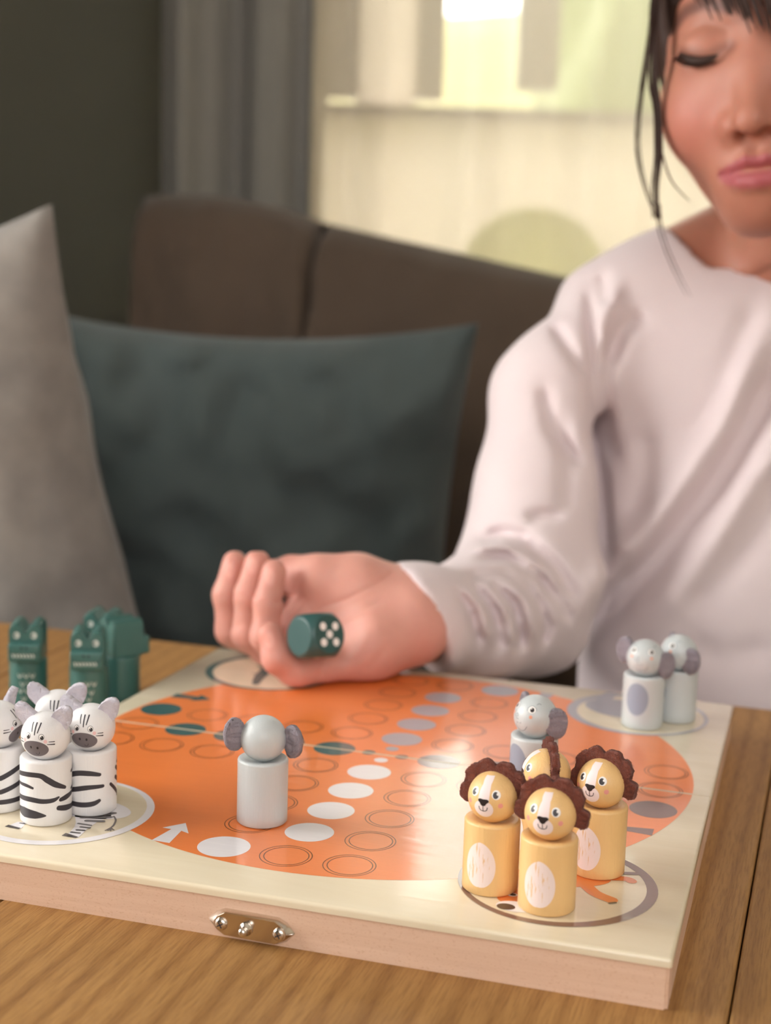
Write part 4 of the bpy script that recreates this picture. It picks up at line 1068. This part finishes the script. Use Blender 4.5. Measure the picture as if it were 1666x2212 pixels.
# ---- head (centimetres in the head's own frame)
HS = 1.13 * .01; th_, ps_ = math.radians(9), math.radians(-29); HC = C(1716, 158, .905)
Rx = np.array([[1, 0, 0], [0, math.cos(th_), -math.sin(th_)], [0, math.sin(th_), math.cos(th_)]])
Ry = np.array([[math.cos(ps_), 0, math.sin(ps_)], [0, 1, 0], [-math.sin(ps_), 0, math.cos(ps_)]])
HR = Ry @ Rx; FLIPZ = np.diag([1, 1, -1.0])
def h2c(p): return HC + (np.asarray(p, float) * HS) @ (FLIPZ @ HR).T
def c2h(p): return ((np.asarray(p, float) - HC) @ (FLIPZ @ HR)) / HS
NB = c2h(np.array([TXc, .115, 1.045]))
eyeR = 2.55
def head_sd(P):
    A = P.copy(); ax = np.abs(P[..., 0]); A[..., 0] = ax
    d = sd_ell(P, (0, 2.9, -1.2), (7.2, 8.2, 8.6))
    d = smin(d, sd_ell(P, (0, -1.6, 2.8), (5.25, 6.3, 5.6)), 2.5)
    d = smin(d, sd_ell(A, (3.2, -2.2, 4.8), (2.45, 2.5, 2.6)), 1.6)
    d = smin(d, sd_ell(P, (0, -7.0, 5.7), (2.0, 1.45, 1.7)), 2.0)
    d = smin(d, sd_cap(A, (4.3, -3.6, 1.2), (1.5, -7.0, 4.6), 1.1, 1.1), 1.8)
    d = smin(d, sd_ell(P, (0, -5.2, 6.1), (2.7, 2.3, 2.1)), 1.2)
    d = smax(d, -sd_ell(A, (eyeR, 1.35, 9.1), (2.0, 1.15, 1.7)), 1.3)              # sockets
    d = smin(d, sd_ell(A, (eyeR, 1.05, 6.25), (1.65, 1.25, 1.30)), .5)              # closed lids over the balls
    n_ = sd_cap(P, (0, .2, 7.2), (0, -2.8, 8.85), .55, .80); n_ = smin(n_, sd_ell(A, (1.05, -3.15, 8.1), (.72, .62, .8)), .5)
    n_ = smin(n_, sd_ell(P, (0, -3.15, 9.0), (.80, .68, .75)), .4)
    d = smin(d, n_, .9)
    d = smax(d, -sd_ell(A, (.55, -3.85, 8.75), (.34, .38, .5)), .3)
    d = smin(d, sd_path(A, [(0, -4.95, 8.25), (.5, -4.85, 8.2), (1.2, -5.1, 7.75), (1.95, -5.4, 7.1)], [.34, .38, .32, .12], .2), .28)
    d = smin(d, sd_path(A, [(0, -5.95, 8.05), (.8, -5.9, 7.9), (1.6, -5.6, 7.3)], [.50, .46, .16], .2), .28)
    g_, _ = seg_uv(np.stack([A[..., 0], P[..., 1]], -1), [(0, -5.42), (.5, -5.36), (2.05, -5.48)]); d = d + np.where(P[..., 2] > 5, .20 * np.exp(-(g_ / .13) ** 2), 0)
    g_, _ = seg_uv(np.stack([P[..., 0], P[..., 1]], -1), [(0, -4.0), (0, -4.6)]); d = d + np.where(P[..., 2] > 5, .10 * np.exp(-(g_ / .25) ** 2), 0)
    lid = eyeR; g_, _ = seg_uv(np.stack([A[..., 0], P[..., 1]], -1), [(lid - 1.35, .75), (lid - .7, .35), (lid + .3, .25), (lid + 1.0, .5), (lid + 1.5, .9)]); d = d + np.where(P[..., 2] > 4, .16 * np.exp(-(g_ / .13) ** 2), 0)
    g_, _ = seg_uv(np.stack([A[..., 0], P[..., 1]], -1), [(lid - 1.3, 1.65), (lid, 2.05), (lid + 1.3, 1.75)]); d = d + np.where(P[..., 2] > 4, .10 * np.exp(-(g_ / .16) ** 2), 0)
    e = sd_ell(A, (7.0, -.6, -.8), (.55, 2.6, 1.5)); e = smax(e, -sd_ell(A, (7.7, -.4, -.6), (.6, 1.8, .9)), .3); d = smin(d, e, .4)
    d = smin(d, sd_cap(P, (0, -3.6, -3.4), NB, 3.5, 3.7), 1.4)
    return d
hv, hq = sdf_mesh(head_sd, (-8.4, -16.5, -10.6), (8.4, 11.6, 10.4), .17)
ht = np.tile(SK, (len(hv), 1)); A = hv.copy(); A[:, 0] = np.abs(A[:, 0]); fr = (hv[:, 2] > 3).astype(float)
bl = np.exp(-(((A[:, 0] - 3.6) / 2.0) ** 2 + ((A[:, 1] + 2.8) / 1.7) ** 2)) * fr; ht = lerp(ht, BLUSH, bl * .45)
up = seg_uv(A[:, :2].astype(np.float32), [(0, -5.05), (.55, -4.95), (1.2, -5.2), (1.95, -5.45)])[0]; lo_ = seg_uv(A[:, :2].astype(np.float32), [(0, -5.9), (.8, -5.85), (1.6, -5.6)])[0]
lm = np.clip(np.maximum(1 - (up / .36) ** 4, 1 - (lo_ / .50) ** 4), 0, 1) * (hv[:, 2] > 6.3); ht = lerp(ht, LIP, lm * .9)
br = seg_uv(A[:, :2].astype(np.float32), [(1.4, 2.7), (2.6, 3.1), (3.8, 3.0), (4.7, 2.4)])[0]; ht = lerp(ht, BROW, np.clip(1.2 - (br / .42) ** 2, 0, 1) * fr * .8)
ey = seg_uv(A[:, :2].astype(np.float32), [(eyeR - 1.3, .7), (eyeR, .35), (eyeR + 1.4, .9)])[0]; ht = lerp(ht, BROW, np.clip(1 - (ey / .5) ** 2, 0, 1) * fr * .5)
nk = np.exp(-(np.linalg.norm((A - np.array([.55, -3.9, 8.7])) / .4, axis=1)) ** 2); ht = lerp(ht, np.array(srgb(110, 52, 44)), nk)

# ---- body under the clothes (kept just inside the shirt)
def body_sd(P):
    d = torso_sd(P) + np.clip(.0045 + (.150 - P[..., 1]) * 1.2, .0045, .028); d = smax(d, -.22 - P[..., 1], .01)
    d = smin(d, sd_cap(P, (TXc, .10, 1.045), h2c((0, -4.5, -3.4)), .040, .038), .016)
    d = smin(d, sd_path(P, [A0, A1, A2, A3, A4, C(960, 1346, .868), C(905, 1342, .852)], [.016, .018, .020, .024, .0205, .0185, .0185], .02), .015)
    d = smin(d, armL_sd(P) + .006, .012)
    inner = np.minimum(torso_sd(P) + .005, np.minimum(sleeve_sd(P) + .004, armL_sd(P) + .006)) - np.clip((P[..., 1] - .152) * 4, 0, 1) - np.clip((C(985, 1342, .88)[0] - P[..., 0]) * 4, 0, 1)
    near = d < .02                # stay under the deepest creases of the shirt too
    if near.any():
        Q = P[near]; cover = shirt_sd(Q) + .003 - np.clip((Q[..., 1] - .150) * 6, 0, 1) - np.clip((C(985, 1342, .88)[0] - Q[..., 0]) * 6, 0, 1) ; d[near] = np.maximum(d[near], cover)
    return smax(np.maximum(d, inner), above(P) + .0005, .002)
bv, bq = sdf_mesh(body_sd, (.0, -.24, .82), (.50, .24, 1.15), .0042)
bt = np.tile(SK, (len(bv), 1))

# ---- the hand: palm up, four fingers curled, thumb behind them
def hand_sd(P):
    w = sd_path(P, [C(1010, 1345, .885), C(930, 1340, .855), C(885, 1345, .838)], [.0195, .0192, .021], .01)
    pal = sd_cap(P, C(870, 1320, .836), C(660, 1345, .832), .0215, .0165)
    hyp = sd_path(P, [C(880, 1352, .826), C(790, 1395, .812), C(700, 1424, .800)], [.0215, .0185, .0125], .012)
    the = sd_path(P, [C(845, 1292, .840), C(770, 1268, .832), C(685, 1250, .828)], [.0175, .0165, .0125], .012)
    d = smin(smin(smin(w, pal, .014), hyp, .013), the, .012)
    thumb = sd_path(P, [C(690, 1250, .828), C(630, 1242, .836), C(565, 1250, .848)], [.0118, .0100, .0085], .006); d = smin(d, thumb, .008)
    # floor of the palm under the die, where it cups
    d = smax(d, -sd_ell(P, C(690, 1352, .792), (.021, .019, .016)), .012)
    fs = []
    fs.append(sd_path(P, [C(655, 1345, .848), C(560, 1392, .852), C(500, 1362, .850), C(491, 1285, .846), C(507, 1216, .848)], [.0100, .0090, .0086, .0078, .0070], .004))   # index
    fs.append(sd_path(P, [C(660, 1372, .832), C(585, 1412, .833), C(536, 1370, .829), C(538, 1285, .826), C(556, 1214, .831)], [.0100, .0090, .0086, .0078, .0070], .004))  # middle
    fs.append(sd_path(P, [C(668, 1400, .815), C(605, 1420, .815), C(575, 1375, .810), C(579, 1300, .809), C(592, 1234, .814)], [.0098, .0086, .0082, .0075, .0067], .004))   # ring
    fs.append(sd_path(P, [C(700, 1430, .800), C(640, 1450, .791), C(599, 1422, .785), C(583, 1370, .786)], [.0108, .0090, .0078, .0064], .004))                     # little
    f = fs[0]
    for e in fs[1:]: f = smin(f, e, .0013)
    d = smin(d, f, .0048)
    near = np.abs(d) < .006
    if near.any():
        uv = px(P[near]); o = np.zeros(near.sum(), np.float32)
        for pts, a, w_ in (([(672, 1322), (754, 1292), (826, 1254), (846, 1240)], .0008, 4), ([(720, 1352), (780, 1322), (820, 1300)], .0005, 4), ([(600, 1300), (640, 1282), (655, 1240)], .0010, 6), ([(655, 1290), (625, 1320)], .0008, 5),
                           ([(700, 1430), (690, 1460)], .0007, 4), ([(470, 1290), (512, 1285)], .0005, 4), ([(518, 1288), (560, 1282)], .0005, 4), ([(562, 1304), (602, 1298)], .0005, 4), ([(475, 1360), (520, 1352)], .0004, 5), ([(835, 1400), (800, 1440)], .0005, 8)):
            e, s_ = seg_uv(uv, pts); o += a * np.exp(-(e / w_) ** 2)
        d[near] += o
    # flattened where it rests on the board
    wz = CP[2] + P[..., 0] * MR[0][2] - P[..., 1] * MR[1][2] + P[..., 2] * MR[2][2]
    return smax(d, .0006 - wz, .003)
fv, fq = sdf_mesh(hand_sd, (-.106, -.105, .765), (.052, -.022, .905), .00088)
ft = np.tile(SKH, (len(fv), 1)); fuv = px(fv)
wv_ = np.clip(vnoise(fv.astype(np.float32), 60, 9) + .2, 0, 1); ft = lerp(ft, np.array(srgb(232, 172, 156)), np.clip((fuv[:, 0] - 620) / 60, 0, 1) * np.clip((1440 - fuv[:, 1]) / 60, 0, 1) * .6)
for (u, v_, r) in ((497, 1232, .86), (546, 1222, .85), (584, 1246, .83), (582, 1382, .80)):
    e = np.sqrt(((fuv[:, 0] - u) / 12) ** 2 + ((fuv[:, 1] - v_) / 20) ** 2); m = np.clip(2.2 - 2 * e, 0, 1) * (fv[:, 2] < r); ft = lerp(ft, NAIL, m * .8)
    e = np.sqrt(((fuv[:, 0] - u) / 30) ** 2 + ((fuv[:, 1] - v_) / 34) ** 2); ft = lerp(ft, np.array(srgb(226, 140, 124)), np.clip(1 - e, 0, 1) * .4 * (fv[:, 2] < r))
def smooth(v, q, it=2, lam=.5):
    n = len(v); e = np.concatenate([q[:, [0, 1]], q[:, [1, 2]], q[:, [2, 3]], q[:, [3, 0]]]); e = np.concatenate([e, e[:, ::-1]])
    cnt = np.bincount(e[:, 0], minlength=n)[:, None]
    for _ in range(it):
        s = np.stack([np.bincount(e[:, 0], v[e[:, 1], k], minlength=n) for k in range(3)], 1); v = v + lam * (s / np.maximum(cnt, 1) - v)
    return v
fv = smooth(fv, fq, 2); hv = smooth(hv, hq, 2)
V = np.concatenate([cam2world(h2c(hv)), cam2world(bv), cam2world(fv)])
Q = np.concatenate([hq, bq + len(hv), fq + len(hv) + len(bv)]); T = np.concatenate([ht, bt, ft])
np_mesh('body', V, Q, M['skin'], child, ROOT, T)

# ---- hair
def tube(P, rs, n=6, flat=1.0):
    P = [Vector([float(x) for x in p]) for p in P]; vs, fs = [], []
    for i, p in enumerate(P):
        t = (P[min(i + 1, len(P) - 1)] - P[max(i - 1, 0)]).normalized(); a = t.cross(Vector((.3, .2, .9))).normalized(); b = t.cross(a)
        for k in range(n): c = 2 * PI * k / n; vs.append(tuple(p + (a * math.cos(c) + b * math.sin(c) * flat) * rs[i]))
    for i in range(len(P) - 1):
        for k in range(n): fs.append((i * n + k, i * n + (k + 1) % n, (i + 1) * n + (k + 1) % n, (i + 1) * n + k))
    return vs, fs
def spl(P, k=6):
    P = [np.array(p, float) for p in P]; out = []; n = len(P)
    for i in range(n - 1):
        a, b, c, d = P[max(i - 1, 0)], P[i], P[i + 1], P[min(i + 2, n - 1)]
        for j in range(k): t = j / k; out.append(.5 * ((2 * b) + (-a + c) * t + (2 * a - 5 * b + 4 * c - d) * t * t + (-a + 3 * b - 3 * c + d) * t ** 3))
    return out + [P[-1]]
def cap_sd(P):
    d = sd_ell(P, (0, 3.0, -1.3), (7.65, 8.8, 9.1))
    face = sd_ell(P, (0, -1.2, 9.5), (6.3, 7.4, 8.6)); d = smax(d, -face, .6)
    d = smax(d, -sd_ell(P, (0, -9, 2), (9, 8, 9)), .8)
    return smin(d, sd_ell(P, (0, -.5, -9.6), (2.6, 4.5, 2.2)), 1.2) + .12 * np.sin(P[..., 0] * 6 + P[..., 1] * .8)
cv, cq = sdf_mesh(cap_sd, (-8.4, -7, -12.5), (8.4, 12.4, 9.5), .26)
cap = np_mesh('hair', cam2world(h2c(cv)), cq, M['hair'], child, ROOT)
g = Geo(); r = random.Random(3)
def strand(pts, rad, jit, n):
    for _ in range(n):
        o_ = [r.gauss(0, jit), r.gauss(0, jit * .4), r.gauss(0, .002)]; Pp = []
        for (u, v_, d_) in pts: Pp.append(cam2world([C(u + o_[0] + r.gauss(0, jit * .15), v_ + o_[1], d_ + o_[2])])[0] - np.array(ROOT))
        S_ = spl(Pp); m_ = len(S_); rr = [rad * (1 - .7 * (i / (m_ - 1)) ** 3) * r.uniform(.8, 1.1) for i in range(m_)]
        g.add(*tube(S_, rr))
strand([(1432, -190, .86), (1424, -60, .865), (1418, 60, .868), (1416, 160, .87), (1426, 240, .872), (1428, 330, .875), (1420, 410, .88), (1424, 470, .885)], .0011, 6, 9)
strand([(1420, -120, .86), (1408, 40, .865), (1392, 150, .87), (1380, 250, .872), (1378, 330, .872), (1395, 410, .875), (1428, 490, .88)], .00045, 4, 4)
strand([(1424, 440, .88), (1430, 500, .885), (1456, 570, .90), (1490, 640, .905)], .0004, 3, 2)
strand([(1430, 330, .87), (1450, 390, .865), (1490, 435, .86)], .00035, 2, 2)
g2 = Geo(); g_save = g
for k in range(110):             # fringe swept from the crown across the forehead to the right
    t = r.random(); x0 = -4.6 + 9.5 * t + r.gauss(0, .25); sw = .9 + 1.4 * (x0 < 0); y1 = 1.5 + r.gauss(0, .3) + max(0, -x0 - sw) * .62
    pts = [(x0 * .35, 11.3, 3.0), (x0 * .7, 9.6, 6.3), (x0, 7.0, 8.2), (x0 + sw * .6, (7 + y1) / 2, 8.7), (x0 + sw, y1, 8.6)]
    P_ = [cam2world([h2c(p)])[0] - np.array(ROOT) for p in pts]; S_ = spl(P_); m_ = len(S_)
    g2.add(*tube(S_, [.0016 * (1 - .8 * (i / (m_ - 1)) ** 3) for i in range(m_)]))
gx = Geo(); gx.add(g.v, g.f); gx.add(g2.v, g2.f)
hs = obj('loose_hair', gx.data(), M['hair'], cap); hs['kind'] = 'stuff'; hs['label'] = 'loose dark strands and fringe'
for s in (-1, 1):
    g = Geo(); lid = eyeR
    def onlid(x, y):            # front of the closed lid
        t_ = 1 - ((x - lid) / 1.65) ** 2 - ((y - 1.05) / 1.25) ** 2; return 6.25 + 1.30 * math.sqrt(max(.05, t_)) + .06
    base = [(lid - 1.4, .80), (lid - .75, .42), (lid + .25, .28), (lid + 1.0, .50), (lid + 1.55, .92)]
    mp = lambda x, y, z: cam2world([h2c((s * x, y, z))])[0] - np.array(ROOT)
    S_ = spl([mp(x, y, onlid(x, y)) for x, y in base], 8); m_ = len(S_); g.add(*tube(S_, [.0034 * math.sin(PI * (i + 1.5) / (m_ + 2)) + .0002 for i in range(m_)]))
    for k in range(26):
        t = k / 25; i = int(t * (len(base) - 1.001)); f_ = t * (len(base) - 1) - i; x = base[i][0] + (base[i + 1][0] - base[i][0]) * f_; y = base[i][1] + (base[i + 1][1] - base[i][1]) * f_; z = onlid(x, y)
        g.add(*tube(spl([mp(x, y, z), mp(x + .12 * (t - .4), y - .28, z + .35), mp(x + .3 * (t - .4), y - .38, z + .75)], 3), [.0005] * 6 + [.0001], 4))
    obj('eyelashes', g.data(), M['hair'], child)

# ---- trousers, hidden below the table from here
def leg_sd(P):
    d = sd_ell(P, (TXc, -.36, 1.04), (.135, .085, .11))
    for s in (-1, 1):
        k_, f_ = np.array([TXc + s * .09, -.36, .66]), np.array([TXc + s * .09, -.68, .62])
        d = smin(d, sd_path(P, [(TXc + s * .065, -.375, 1.03), k_, f_], [.068, .05, .04], .02), .03)
    return d
lv_, lq = sdf_mesh(leg_sd, (.02, -.75, .54), (.50, -.26, 1.18), .008)
obj_t = np_mesh('trousers', cam2world(lv_), lq, M['trouser'], child, ROOT)
